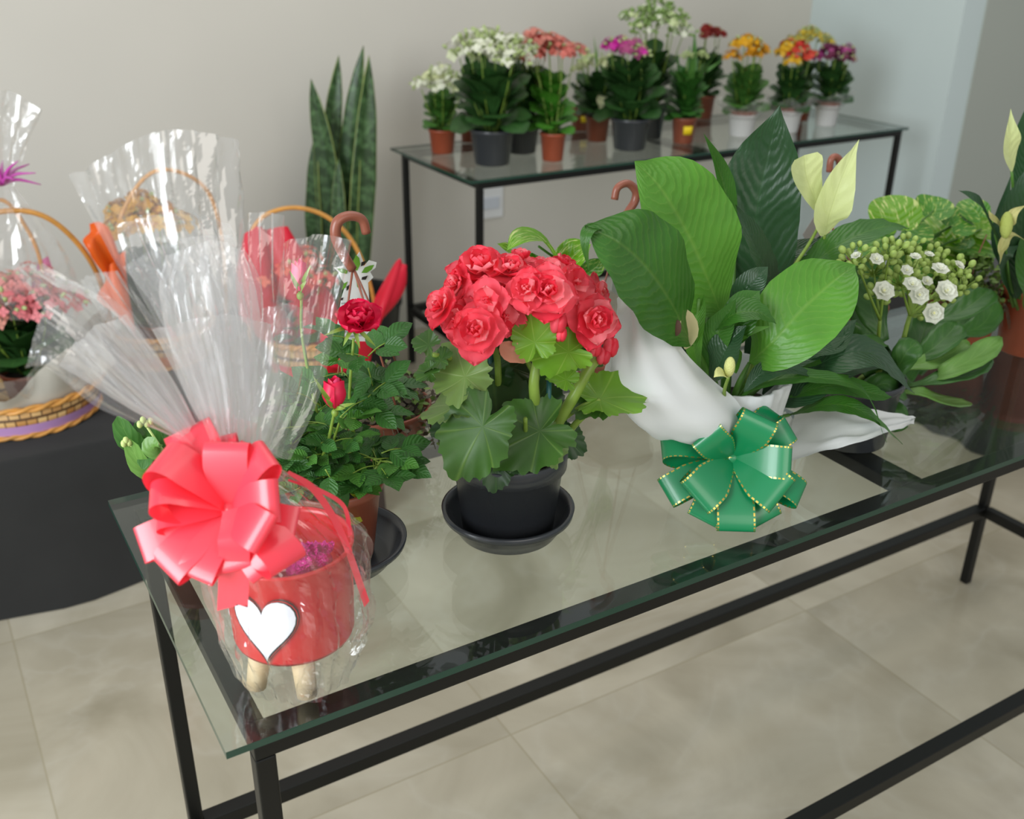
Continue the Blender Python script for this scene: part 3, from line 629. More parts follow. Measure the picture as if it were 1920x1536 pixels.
lily = [
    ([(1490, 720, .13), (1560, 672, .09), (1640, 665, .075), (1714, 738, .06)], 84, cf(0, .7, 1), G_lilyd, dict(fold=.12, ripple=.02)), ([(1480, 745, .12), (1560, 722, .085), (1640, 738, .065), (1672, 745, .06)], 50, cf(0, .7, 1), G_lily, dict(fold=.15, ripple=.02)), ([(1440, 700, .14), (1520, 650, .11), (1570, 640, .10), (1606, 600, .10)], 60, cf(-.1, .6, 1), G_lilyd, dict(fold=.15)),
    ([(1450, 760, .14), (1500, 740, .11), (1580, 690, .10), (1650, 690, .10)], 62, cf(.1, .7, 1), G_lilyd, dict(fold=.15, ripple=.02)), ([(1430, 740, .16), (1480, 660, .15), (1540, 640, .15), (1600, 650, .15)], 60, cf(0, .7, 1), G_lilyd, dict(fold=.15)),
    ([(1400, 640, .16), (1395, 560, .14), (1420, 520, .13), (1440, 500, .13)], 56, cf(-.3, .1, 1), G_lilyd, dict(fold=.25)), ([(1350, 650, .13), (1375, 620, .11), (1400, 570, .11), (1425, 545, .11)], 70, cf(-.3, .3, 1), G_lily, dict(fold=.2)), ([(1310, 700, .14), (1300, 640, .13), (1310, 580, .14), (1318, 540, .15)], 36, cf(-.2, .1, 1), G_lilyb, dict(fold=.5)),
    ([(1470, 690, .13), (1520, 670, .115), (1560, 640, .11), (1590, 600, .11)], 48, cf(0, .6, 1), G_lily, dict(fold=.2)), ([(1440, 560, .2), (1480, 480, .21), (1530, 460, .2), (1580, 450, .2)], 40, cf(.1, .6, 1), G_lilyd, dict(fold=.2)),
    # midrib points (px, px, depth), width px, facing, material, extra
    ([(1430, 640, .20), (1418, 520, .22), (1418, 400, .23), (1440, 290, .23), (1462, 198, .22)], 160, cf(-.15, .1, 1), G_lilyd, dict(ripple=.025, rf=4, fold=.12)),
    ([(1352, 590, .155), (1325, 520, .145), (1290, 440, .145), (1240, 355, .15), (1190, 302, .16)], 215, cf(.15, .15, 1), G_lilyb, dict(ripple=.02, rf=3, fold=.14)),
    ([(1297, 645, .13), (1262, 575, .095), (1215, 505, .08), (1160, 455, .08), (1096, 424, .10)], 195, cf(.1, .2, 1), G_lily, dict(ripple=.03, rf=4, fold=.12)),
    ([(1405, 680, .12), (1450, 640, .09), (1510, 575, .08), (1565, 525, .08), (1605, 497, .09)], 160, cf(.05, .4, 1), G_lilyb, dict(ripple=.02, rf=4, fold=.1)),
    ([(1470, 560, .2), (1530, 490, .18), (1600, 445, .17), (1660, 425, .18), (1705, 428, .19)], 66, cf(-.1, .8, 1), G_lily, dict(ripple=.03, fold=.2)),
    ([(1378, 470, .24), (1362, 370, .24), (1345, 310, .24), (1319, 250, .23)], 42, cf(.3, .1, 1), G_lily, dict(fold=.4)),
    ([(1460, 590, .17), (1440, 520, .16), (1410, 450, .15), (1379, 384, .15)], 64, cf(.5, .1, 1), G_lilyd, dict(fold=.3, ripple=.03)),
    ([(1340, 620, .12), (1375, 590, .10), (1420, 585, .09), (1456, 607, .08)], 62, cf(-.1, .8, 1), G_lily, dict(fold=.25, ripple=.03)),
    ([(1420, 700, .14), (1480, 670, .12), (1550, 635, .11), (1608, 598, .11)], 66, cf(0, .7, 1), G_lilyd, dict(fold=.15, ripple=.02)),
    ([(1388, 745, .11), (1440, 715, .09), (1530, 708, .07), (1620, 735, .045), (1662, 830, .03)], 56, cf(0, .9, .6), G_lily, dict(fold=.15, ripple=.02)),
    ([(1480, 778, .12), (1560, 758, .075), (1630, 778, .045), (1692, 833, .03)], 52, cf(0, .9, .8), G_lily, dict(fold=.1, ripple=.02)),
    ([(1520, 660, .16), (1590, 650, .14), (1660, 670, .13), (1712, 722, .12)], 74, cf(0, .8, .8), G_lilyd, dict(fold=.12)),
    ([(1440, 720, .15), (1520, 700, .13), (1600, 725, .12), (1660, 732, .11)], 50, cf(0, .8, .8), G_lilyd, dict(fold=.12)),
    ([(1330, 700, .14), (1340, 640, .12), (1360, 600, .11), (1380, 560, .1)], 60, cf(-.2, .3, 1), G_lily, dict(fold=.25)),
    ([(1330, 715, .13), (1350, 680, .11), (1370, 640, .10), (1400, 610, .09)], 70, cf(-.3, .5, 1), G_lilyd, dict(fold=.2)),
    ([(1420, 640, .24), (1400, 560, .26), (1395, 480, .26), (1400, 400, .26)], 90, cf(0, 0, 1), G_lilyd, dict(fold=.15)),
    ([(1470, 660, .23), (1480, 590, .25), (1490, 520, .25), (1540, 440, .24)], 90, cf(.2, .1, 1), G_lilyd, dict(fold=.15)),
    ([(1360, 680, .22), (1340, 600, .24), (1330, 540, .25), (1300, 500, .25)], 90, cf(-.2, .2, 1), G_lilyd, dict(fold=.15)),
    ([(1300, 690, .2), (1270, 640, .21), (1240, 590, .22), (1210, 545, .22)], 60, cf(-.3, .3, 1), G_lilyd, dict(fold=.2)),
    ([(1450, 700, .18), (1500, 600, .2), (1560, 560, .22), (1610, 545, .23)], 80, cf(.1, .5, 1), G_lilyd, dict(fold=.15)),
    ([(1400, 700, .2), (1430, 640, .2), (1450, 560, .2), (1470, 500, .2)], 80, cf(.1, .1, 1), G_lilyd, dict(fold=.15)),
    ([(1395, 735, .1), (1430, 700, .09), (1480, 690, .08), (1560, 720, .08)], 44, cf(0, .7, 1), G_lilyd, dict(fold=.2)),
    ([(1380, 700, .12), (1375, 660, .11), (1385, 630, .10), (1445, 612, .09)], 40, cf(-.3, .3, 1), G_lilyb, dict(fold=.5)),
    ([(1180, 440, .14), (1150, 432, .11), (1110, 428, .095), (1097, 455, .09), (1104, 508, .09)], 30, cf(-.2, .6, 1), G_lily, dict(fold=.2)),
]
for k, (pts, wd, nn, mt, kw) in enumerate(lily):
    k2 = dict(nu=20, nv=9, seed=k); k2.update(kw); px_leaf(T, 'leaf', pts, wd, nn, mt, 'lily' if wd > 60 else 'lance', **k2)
mb = MB(); base = LC+np.array([0, 0, .11])
for pts in [[(1352, 590, .15), (1358, 640, .15)], [(1297, 640, .14), (1315, 690, .14)], [(1405, 680, .12), (1385, 720, .12)], [(1430, 640, .2), (1400, 700, .18)], [(1470, 560, .2), (1420, 690, .16)], [(1378, 470, .24), (1370, 640, .2)], [(1310, 560, .14), (1306, 640, .14), (1325, 700, .14)], [(1430, 690, .12), (1408, 720, .12)], [(1460, 590, .17), (1410, 690, .15)], [(1388, 745, .11), (1375, 770, .12)], [(1480, 778, .12), (1420, 790, .13)], [(1330, 700, .14), (1345, 750, .14)], [(1520, 660, .16), (1430, 720, .15)], [(1330, 570, .16), (1325, 640, .15), (1340, 720, .15)]]:
    P = A3(pts); P = P+[base+(P[-1]-base)*np.array([.25, .25, .0])+np.array([0, 0, -.01])]
    tube(mb, P, [.0022, .004, .005], 8)
mb.build('petiole', M_dstem, T)
M_sp = leafmat('spathe_skin', lin('#dfeaa6'), lin('#cfdc8a'), .45, 6, .5, trans=.35, var=.05, bstr=.2, veinmix=.4)
px_leaf(T, 'spathe', [(1543, 412, .2), (1528, 375, .19), (1512, 330, .19), (1508, 291, .19)], 66, cf(.1, .1, 1), M_sp, 'blunt', nu=16, nv=9, fold=.25, label='pale green blunt spathe')
px_leaf(T, 'spathe', [(1546, 442, .19), (1556, 400, .17), (1580, 330, .165), (1611, 261, .18)], 72, cf(.05, .1, 1), M_sp, 'spathe', nu=18, nv=9, fold=.3, label='tall pointed cream green spathe')
px_leaf(T, 'spathe', [(1285, 655, .13), (1290, 620, .12), (1275, 590, .11), (1232, 584, .11)], 42, cf(-.2, .2, 1), plain('aged_spathe', lin('#e4d8a8'), .6, trans=.3), 'spathe', nu=12, nv=7, fold=.3, label='small browning cream spathe')
mb = MB(); ball(mb, at(1268, 615, y=.1), .006, (1, 1, 1.6)); mb.build('spadix', plain('brown_spadix', lin('#5f4436'), .8), T)
mb = MB(); tube(mb, A3([(1543, 410, .2), (1515, 460, .19), (1470, 530, .17), (1430, 625, .15), (1400, 720, .14)]), [.0018, .0026, .003], 8); tube(mb, A3([(1546, 440, .19), (1540, 470, .19), (1500, 560, .19), (1450, 700, .17)]), [.002, .003], 8); tube(mb, A3([(1366, 706, .08), (1358, 740, .1), (1370, 780, .12)]), [.002, .0026], 8)
mb.build('flower_stalk', M_stem, T)
mb = MB(); ball(mb, at(1368, 688, y=.075), .0065, (1, 1, 1.9), 10, 12); leaf(mb, A3([(1365, 708, .078), (1350, 700, .07), (1338, 708, .068)]), .016, cf(0, .5, 1), 'spathe', 8, 5, .3); mb.build('spadix', plain('yellow_spadix', lin('#d9dc8e'), .7, bump=.8, bscale=900), T)

# bows
def bow(parent, c, nrm, upv, loops, mat, seed=0, tails=(), label=None):
    """a pull bow: every loop is one ribbon strip; (direction in degrees, reach, ribbon width, lift towards the front, roll)"""
    rnd = random.Random(seed); c = np.asarray(c, float); n = unit(nrm); s = unit(np.cross(upv, n)); t = np.cross(n, s); mp = mpp(c)
    kb = MB(); ball(kb, c, .008, (1, 1, .6), 8, 12, axis=n); B = kb.build('bow', mat, parent, label=label)
    for (ang, Lp, Wp, e_, ro, hk) in loops:
        a = math.radians(ang); rad = s*math.cos(a)+t*math.sin(a); d = unit(rad*math.cos(e_)+n*math.sin(e_)); e = unit(n*math.cos(e_)-rad*math.sin(e_)); w0 = np.cross(d, e)
        e, w0 = e*math.cos(ro)+w0*math.sin(ro), w0*math.cos(ro)-e*math.sin(ro)
        Rk = Lp*mp/max(.35, math.cos(e_)); Wk = Wp*mp
        bend = rnd.uniform(-.05, .05)
        def fn(u, v):
            th = 2*PI*u; x = Rk*(1-math.cos(th))/2; y = Rk*hk*math.sin(th)*(.3+.7*(x/Rk)); fx = min(1, (x/Rk)*1.7)
            pin = .22+.78*fx**.7; q = (v-.5)*Wk*pin
            return c+d*(x+.004)+e*(y+Wk*.12*(2*v-1)*fx*bend*4)+w0*(q+Rk*bend*math.sin(th/2)**2)
        V, F, UV = grid(36, 9, fn); m_ = MB(); m_.add(V, F, [(u*.9, v) for u, v in UV]); m_.build('ribbon_loop', mat, B)
    for pts, wd, nn in tails:
        P = A3(pts); m_ = MB(); PP = cr(P, 20); V = []; UV = []
        for i, p in enumerate(PP):
            tt = unit(PP[min(i+1, 19)]-PP[max(i-1, 0)]); sd = unit(np.cross(tt, nn)); ww = wd*mpp(p)/2*(.5+.5*min(1, i/5))
            cut = 0
            for j in range(5):
                v = j/4; sl = (v-.5)*wd*mpp(p)*.9*(i == 19)
                V.append(p+sd*(v-.5)*2*ww+tt*sl); UV.append((i/19*.9, v))
        F = [(i*5+j, i*5+j+1, i*5+j+6, i*5+j+5) for i in range(19) for j in range(4)]
        m_.add(V, F, UV); m_.build('ribbon_tail', mat, B)
    return B
M_green = ribbonmat('green_satin_ribbon', lin('#0a9158'), gold=True)
M_red = ribbonmat('coral_red_ribbon', lin('#fd4a5c'))
bow(T, at(1373, 858, y=.085), cf(-.02, .12, 1), UP, [(142, 100, 64, .25, .5, .22), (150, 66, 66, .75, -.5, .2), (62, 76, 70, .7, .1, .24), (30, 112, 52, .2, .3, .2), (48, 112, 50, .0, -.3, .2), (176, 128, 52, .12, .6, .2),
    (222, 104, 78, .35, -.1, .2), (208, 138, 60, .02, .2, .15), (-6, 92, 62, .5, .1, .2), (-42, 104, 78, .4, .15, .2), (-28, 138, 56, .05, -.3, .18), (-92, 132, 70, .12, .05, .14), (-62, 128, 60, .0, -.1, .12), (-118, 126, 60, .0, .1, .12), (100, 80, 56, .15, .2, .2)], M_green, 5)

# ------------------------------------------------------------------ begonia
BC = np.array([.405, .195, H+.004])
saucer((BC[0], BC[1], H+.0003), .060, .0785, .032, 'round black saucer under the coral begonia in the middle of the glass table')
T = thing('potted_begonia', 'coral pink begonia with double flowers in a shiny black pot, mid foreground table', 'potted plant', BC)
pot(BC, .055, .069, .108, M_blackpot, T, rim=.22, lip=.003)
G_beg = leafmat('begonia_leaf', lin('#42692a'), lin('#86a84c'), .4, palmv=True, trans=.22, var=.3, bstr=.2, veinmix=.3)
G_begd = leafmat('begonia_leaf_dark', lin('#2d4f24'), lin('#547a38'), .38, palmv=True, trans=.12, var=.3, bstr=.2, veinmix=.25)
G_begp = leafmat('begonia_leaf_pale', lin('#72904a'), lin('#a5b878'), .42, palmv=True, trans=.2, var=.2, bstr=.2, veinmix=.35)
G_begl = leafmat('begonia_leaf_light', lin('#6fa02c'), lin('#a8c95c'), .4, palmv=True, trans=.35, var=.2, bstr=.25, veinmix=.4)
def px_palm(parent, name, px, py, Y, ang, size, nrm, mat, kind='beg', seed=0, **kw):
    c = at(px, py, y=Y); a = math.radians(ang); tip = RT*math.cos(a)+UP*math.sin(a); mb = MB()
    palm(mb, c, tip, nrm, size*mpp(c), kind, seed, **kw); return mb.build(name, mat, parent)
beg = [  # attach px, depth, tip angle on the photo, size px, facing, material
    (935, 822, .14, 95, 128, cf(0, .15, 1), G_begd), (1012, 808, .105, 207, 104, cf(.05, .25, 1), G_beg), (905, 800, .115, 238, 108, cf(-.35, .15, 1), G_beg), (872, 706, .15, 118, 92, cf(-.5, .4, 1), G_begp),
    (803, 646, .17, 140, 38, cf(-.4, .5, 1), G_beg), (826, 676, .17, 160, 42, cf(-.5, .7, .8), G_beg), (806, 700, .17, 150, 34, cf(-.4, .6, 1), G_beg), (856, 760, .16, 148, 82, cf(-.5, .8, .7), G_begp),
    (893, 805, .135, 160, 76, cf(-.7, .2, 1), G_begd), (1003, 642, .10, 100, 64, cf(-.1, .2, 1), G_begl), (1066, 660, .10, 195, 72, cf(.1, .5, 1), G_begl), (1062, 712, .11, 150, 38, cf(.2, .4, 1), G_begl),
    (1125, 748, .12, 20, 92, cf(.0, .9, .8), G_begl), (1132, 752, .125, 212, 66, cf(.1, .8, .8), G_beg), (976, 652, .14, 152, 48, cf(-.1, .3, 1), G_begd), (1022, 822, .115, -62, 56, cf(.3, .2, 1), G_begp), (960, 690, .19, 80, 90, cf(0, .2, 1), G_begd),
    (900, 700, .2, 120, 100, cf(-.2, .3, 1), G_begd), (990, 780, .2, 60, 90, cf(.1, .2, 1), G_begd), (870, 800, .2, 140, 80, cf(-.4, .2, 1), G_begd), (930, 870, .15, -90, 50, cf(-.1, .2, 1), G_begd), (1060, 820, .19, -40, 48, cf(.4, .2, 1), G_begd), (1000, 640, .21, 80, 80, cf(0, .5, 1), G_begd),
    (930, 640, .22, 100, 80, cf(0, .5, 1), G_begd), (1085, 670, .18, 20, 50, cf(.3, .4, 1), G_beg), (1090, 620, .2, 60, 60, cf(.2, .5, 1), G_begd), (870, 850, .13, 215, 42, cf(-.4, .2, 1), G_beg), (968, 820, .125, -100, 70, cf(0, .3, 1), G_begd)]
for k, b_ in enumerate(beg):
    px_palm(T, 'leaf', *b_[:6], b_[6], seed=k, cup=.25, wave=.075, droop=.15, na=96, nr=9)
mb = MB()
for pts, r in [([(1030, 860, .16), (1045, 795, .135), (1075, 745, .125), (1105, 690, .125), (1130, 665, .13)], .0075), ([(1005, 860, .17), (1003, 760, .125), (1003, 700, .12), (1030, 600, .14)], .0065), ([(1000, 700, .15), (970, 640, .15), (950, 590, .16)], .003),
               ([(940, 860, .19), (935, 740, .18), (930, 660, .18), (900, 590, .18)], .0045), ([(1040, 850, .165), (1075, 800, .13), (1100, 775, .12), (1125, 750, .12)], .0042), ([(1040, 800, .15), (1090, 762, .13), (1125, 752, .12)], .003),
               ([(920, 870, .2), (880, 780, .19), (850, 680, .18), (812, 665, .18)], .0035), ([(1010, 680, .15), (1050, 600, .15), (1090, 560, .16)], .0035), ([(905, 600, .18), (870, 570, .19), (840, 590, .17)], .0025), ([(1110, 700, .14), (1120, 640, .14), (1115, 600, .14)], .0025), ([(870, 850, .15), (855, 800, .15), (850, 740, .15)], .003), ([(980, 870, .14), (985, 820, .12), (985, 785, .1)], .003)]:
    tube(mb, A3(pts), [r, r*.75], 8)
mb.build('stem', leafmat('begonia_stem', lin('#8fae4a'), lin('#a9c266'), .35, 2, trans=.2, bstr=.05), T)
M_stake = plain('teal_stake', lin('#1f5a5a'), .4)
for pts in [[(918, 640, .2), (924, 760, .2), (930, 880, .2)], [(1030, 705, .125), (1027, 780, .12), (1022, 860, .13)]]:
    mb = MB(); tube(mb, A3(pts), [.003, .003], 8, 4); mb.build('plant_stake', M_stake, T)
M_pet = [fmat('#ea4658', .3), fmat('#f0606a', .3), fmat('#dc2b3a', .3)]
M_petc = plain('coral_petal', lin('#fb5a6c'), .5, var=.1, vscale=60, trans=.28); M_petd = plain('deep_coral_petal', lin('#f03a50'), .5, var=.12, vscale=60, trans=.28); M_petl = plain('light_coral_petal', lin('#ff8c96'), .5, var=.08, vscale=60, trans=.28)
def petal(mb, c, n, d, r, wd, cup, tilt, mi, rnd):
    """one rounded petal leaving c along d, lifted by tilt towards n"""
    d2 = unit(d*math.cos(tilt)+n*math.sin(tilt)); n2 = unit(n*math.cos(tilt)-d*math.sin(tilt)); s = np.cross(n2, d2); ph = rnd.random()*6; V = []; UV = []
    nu, nv = 9, 9
    for i in range(nu):
        for j in range(nv):
            u = (1-math.cos(PI*i/(nu-1)))/2; v = -1+2*j/(nv-1)
            hw = wd*math.sqrt(max(0, 1-(2*u-1.0)**2*(.98 if u > .5 else .75)))*.5
            x = u*r*(1-.10*v*v); V.append(c+d2*x+s*hw*v+n2*(cup*r*(u*u*.5+.45*v*v*u)+.03*r*math.sin(v*7+ph)*u)); UV.append((u, (v+1)/2))
    F = [(i*nv+j, i*nv+j+1, (i+1)*nv+j+1, (i+1)*nv+j) for i in range(nu-1) for j in range(nv-1)]
    mb.add(V, F, UV, mi)
def rosette(c, nrm, R, seed, layers=4):
    mb = MB(); rnd = random.Random(seed); n = unit(nrm); s = unit(np.cross(n, [.3, .5, .8])); t = np.cross(n, s)
    for q in range(layers):
        k = q/(layers-1) if layers > 1 else 0; cnt = [4, 5, 5, 4, 3][q] if q < 5 else 3; rr = R*(1.06-.74*k); tl = .02+1.0*k**1.3
        for i in range(cnt):
            a = 2*PI*(i+.5*(q % 2))/cnt+rnd.uniform(-.2, .2); d = s*math.cos(a)+t*math.sin(a)
            petal(mb, c+n*(.10*R*q), n, d, rr*rnd.uniform(.88, 1.08), rr*rnd.uniform(1.0, 1.2), .18+.35*k, tl+rnd.uniform(-.12, .12), rnd.choice([0, 0, 1, 2 if q else 0]), rnd)
    return mb
MP = [M_petc, M_petd, M_petl]
fls = [(905, 517, .17, 62, (-.1, .8, .8), 5), (862, 535, .17, 38, (-.8, .2, .6), 4), (880, 497, .2, 28, (-.3, .8, .3), 2), (833, 578, .15, 42, (-.7, .35, .6), 4), (898, 622, .12, 54, (-.2, .1, 1), 5), (858, 604, .14, 34, (-.6, .2, 1), 3),
       (945, 598, .13, 38, (.2, .2, 1), 3), (918, 562, .13, 42, (-.3, -.1, .8), 3), (955, 515, .15, 46, (.1, .7, .6), 4), (975, 490, .19, 34, (.1, .9, .3), 3), (988, 545, .11, 42, (-.2, .2, 1), 4), (1028, 556, .10, 54, (0, .35, 1), 5), (1030, 520, .14, 44, (.1, .7, .7), 4),
       (1076, 535, .12, 40, (.4, .4, .9), 3), (1098, 565, .14, 36, (.5, .3, .8), 3), (1116, 552, .15, 38, (.9, .3, .4), 3), (1110, 602, .10, 48, (.4, 0, 1), 5), (1132, 620, .14, 28, (.9, 0, .5), 3), (1080, 590, .13, 40, (.2, -.1, 1), 3), (1000, 582, .13, 38, (0, -.2, 1), 3), (880, 580, .15, 36, (-.3, 0, 1), 3),
       (958, 560, .15, 36, (0, .3, 1), 3), (1058, 500, .19, 32, (.3, .8, .4), 3), (1010, 505, .2, 32, (0, .9, .4), 3), (930, 600, .14, 34, (0, -.2, 1), 3), (935, 545, .16, 36, (-.1, .6, .8), 3)]
for k, (px, py, Y, R, nn, ly) in enumerate(fls):
    c = at(px, py, y=Y); o = rosette(c, cf(*nn), R*mpp(c)*1.12, 60+k, ly).build('flower', MP, T)
for px, py, Y, R in [(1047, 606, .09, 20), (1052, 628, .09, 14), (1116, 655, .12, 15), (1145, 652, .12, 19), (1132, 668, .12, 17)]:
    c = at(px, py, y=Y); mb = MB()
    for sgn in (-1, 1): ball(mb, c+RT*sgn*R*mpp(c)*.25, R*mpp(c), (.55, .95, 1.05), 8, 10, axis=cf(.1, .5, .8), mi=(sgn > 0)*1)
    mb.build('flower_bud', MP, T)
mb = MB(); c = at(938, 642, y=.12)
leaf(mb, [c, c+RT*.012-UP*.012, c+RT*.03-UP*.02], .022, cf(0, .3, 1), 'rose', 8, 5, .5, .1, 3); mb.build('withered_petal', plain('withered_petal', lin('#c98a70'), .7, trans=.2), T)
# ------------------------------------------------------------------ white kalanchoe at the right of the glass table
KC = np.array([.952, .158, H+.0005])
T = thing('potted_kalanchoe', 'white kalanchoe with green buds in a black pot, right of the green bow', 'potted plant', KC)
pot(KC, .05, .063, .10, M_blackpot, T)
G_k1 = leafmat('kalanchoe_leaf', lin('#3c6a2c'), lin('#6a9547'), .36, 5, trans=.12, bstr=.1, veinmix=.3)
G_k2 = leafmat('kalanchoe_leaf_pale', lin('#6c9a46'), lin('#9abf6c'), .38, 5, trans=.2, bstr=.1, veinmix=.3)
for k, (pts, wd, nn, mt) in enumerate([
    ([(1720, 725, .16), (1770, 700, .12), (1830, 670, .12), (1876, 632, .13)], 50, (0, .7, .7), G_k2), ([(1700, 725, .15), (1760, 712, .12), (1810, 698, .12), (1856, 668, .13)], 58, (0, .8, .5), G_k1),
    ([(1680, 738, .15), (1725, 735, .12), (1770, 752, .11), (1822, 757, .12)], 36, (0, .7, .7), G_k2), ([(1730, 600, .22), (1790, 590, .2), (1830, 565, .2), (1855, 542, .21)], 62, (-.2, .6, .7), G_k1),
    ([(1700, 680, .18), (1740, 660, .16), (1775, 630, .16), (1795, 605, .17)], 60, (-.2, .5, .8), G_k1), ([(1690, 690, .17), (1740, 680, .15), (1780, 665, .15), (1815, 640, .15)], 55, (-.1, .6, .8), G_k2),
    ([(1640, 700, .15), (1680, 690, .13), (1700, 660, .12), (1720, 640, .12)], 52, (0, .5, 1), G_k1), ([(1640, 760, .17), (1620, 740, .14), (1660, 720, .12), (1700, 745, .12)], 50, (0, .5, 1), G_k1),
    ([(1640, 760, .15), (1680, 765, .12), (1680, 790, .11), (1675, 810, .11)], 45, (0, .5, 1), G_k1), ([(1660, 640, .2), (1640, 600, .22), (1630, 560, .23), (1620, 520, .24)], 70, (-.2, .3, 1), G_k1),
    ([(1640, 720, .2), (1610, 680, .2), (1590, 640, .21), (1580, 600, .22)], 70, (-.3, .4, 1), G_k1), ([(1700, 720, .2), (1720, 660, .22), (1735, 610, .23), (1740, 570, .24)], 75, (.1, .3, 1), G_k1),
    ([(1650, 760, .16), (1650, 720, .15), (1640, 680, .15), (1650, 640, .16)], 66, (0, .4, 1), G_k1), ([(1640, 770, .18), (1600, 760, .18), (1570, 740, .18), (1550, 720, .18)], 55, (-.3, .6, .8), G_k1),
    ([(1780, 620, .24), (1820, 620, .24), (1850, 600, .24), (1866, 560, .25)], 50, (.1, .4, .9), G_k1), ([(1670, 660, .16), (1650, 640, .14), (1625, 650, .13), (1600, 680, .13)], 50, (-.2, .5, 1), G_k1),
    ([(1720, 700, .22), (1760, 640, .26), (1800, 600, .27), (1830, 590, .27)], 80, (0, .4, 1), G_k1), ([(1650, 700, .22), (1620, 600, .27), (1620, 540, .27), (1640, 480, .27)], 80, (0, .4, 1), G_k1)]):
    px_leaf(T, 'leaf', pts, wd, cf(*nn), mt, 'kal', nu=14, nv=7, fold=.15, ripple=.015, rf=4, serr=.12, seed=k, thick=.0012)
mb = MB(); KB = KC+np.array([0, 0, .09])
stalks = [(1605, 478), (1640, 500), (1655, 545), (1700, 460), (1668, 468), (1720, 540), (1748, 480), (1760, 500), (1775, 545), (1800, 500), (1805, 530), (1740, 580), (1712, 500), (1690, 520)]
rnd = random.Random(5)
M_bud = plain('green_flower_bud', lin('#a5bf62'), .5, var=.15, vscale=200, trans=.15); M_white = plain('white_petal', lin('#eef0e4'), .5, trans=.3); M_wc = plain('cream_centre', lin('#e8e6a8'), .6)
fork = at(1706, 592, y=.14); fork2 = at(1650, 600, y=.15)
tube(mb, [KB, at(1676, 680, y=.14), fork], [.0045, .0032], 8); tube(mb, [KB, at(1640, 680, y=.16), fork2], [.0035, .0025], 8)
heads = []
for k, (px, py) in enumerate(stalks):
    p = at(px, py, y=.13+.006*((k*7) % 9)); heads.append(p); f = fork if px > 1675 else fork2
    tube(mb, [f, (f+p)/2+np.array([0, 0, -.004]), p+np.array([0, 0, -.006])], [.0022, .0012], 6)
mb.build('flower_stem', M_stem, T)
for k, p in enumerate(heads):
    mb = MB()
    for i in range(13):
        a = i*2.399; q = math.sqrt((i+.5)/13); d = RT*math.cos(a)*q*.024+UP*math.sin(a)*q*.017+FW*rnd.uniform(-.012, .012)
        c = p+d; ball(mb, c, rnd.uniform(.0033, .005), (1, 1, 1.25), 7, 8, axis=unit(d+np.array([0, 0, .02])))
        tube(mb, [p+np.array([0, 0, -.012]), c], [.0009], 4, 2, mi=1)
    mb.build('bud_cluster', [M_bud, M_stem], T)
def small_flower(c, nrm, R, seed, n=7):
    mb = MB(); rnd = random.Random(seed); nn = unit(nrm); s = unit(np.cross(nn, [.2, .3, .9])); t = np.cross(nn, s)
    for lay, (cnt, sc_, tl) in enumerate([(n, 1, .1), (n, .72, .5), (4, .45, .9)]):
        for i in range(cnt):
            a = 2*PI*(i+.5*lay)/cnt; petal(mb, c+nn*R*.08*lay, nn, s*math.cos(a)+t*math.sin(a), R*sc_, R*sc_*1.05, .2, tl, 0, rnd)
    ball(mb, c+nn*R*.2, R*.14, mi=1); return mb
for k, (px, py, R, nn) in enumerate([(1656, 547, 17, (0, .3, 1)), (1773, 547, 18, (.1, .3, 1)), (1749, 587, 17, (0, -.1, 1)), (1722, 554, 16, (0, .1, 1)), (1710, 535, 15, (0, .7, 1)), (1762, 506, 14, (.1, .8, .8)), (1700, 508, 10, (0, .5, 1)), (1643, 487, 11, (0, .5, 1)), (1716, 482, 9, (0, .8, .7)), (1798, 498, 9, (.4, .6, .7)), (1742, 478, 8, (.1, .8, .6)), (1605, 480, 8, (-.4, .6, .6)), (1738, 528, 9, (0, .5, 1))]):
    c = at(px, py, y=.105 if R > 12 else .12); small_flower(c, cf(*nn), R*1.3*mpp(c), 200+k).build('flower', [M_white, M_wc], T)

# ------------------------------------------------------------------ hanging pots standing on the table, their hooks folded up
M_hook = plain('brown_hook_plastic', lin('#8c5240'), .35)
def hook(T, apex, pts, r=.0045):
    mb = MB(); P = A3(pts); rr = r
    tube(mb, P, [rr, rr*1.15, rr*1.15, rr, rr], 12, 30); return mb.build('hook', M_hook, T)
def rimpts(c, r, z): return [np.array(c)+[r*math.cos(a), r*math.sin(a), z] for a in (PI, -PI/2, .55)]
def rods(T, apex, feet, r=.0014):
    for f in feet:
        mb = MB(); tube(mb, [apex, f], [r, r], 6); mb.build('hanger_rod', M_hook, T)
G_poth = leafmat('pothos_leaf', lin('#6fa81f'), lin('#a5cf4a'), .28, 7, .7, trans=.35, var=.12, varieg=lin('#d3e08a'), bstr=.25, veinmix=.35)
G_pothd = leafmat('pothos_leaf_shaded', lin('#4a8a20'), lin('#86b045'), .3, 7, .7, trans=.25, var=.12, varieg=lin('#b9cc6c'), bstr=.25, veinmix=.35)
G_tiny = plain('tiny_trailing_leaf', lin('#5a5240'), .6, var=.5, vscale=90, trans=.2); G_tiny2 = plain('tiny_green_leaf', lin('#6d8a3e'), .6, var=.3, vscale=90, trans=.2)
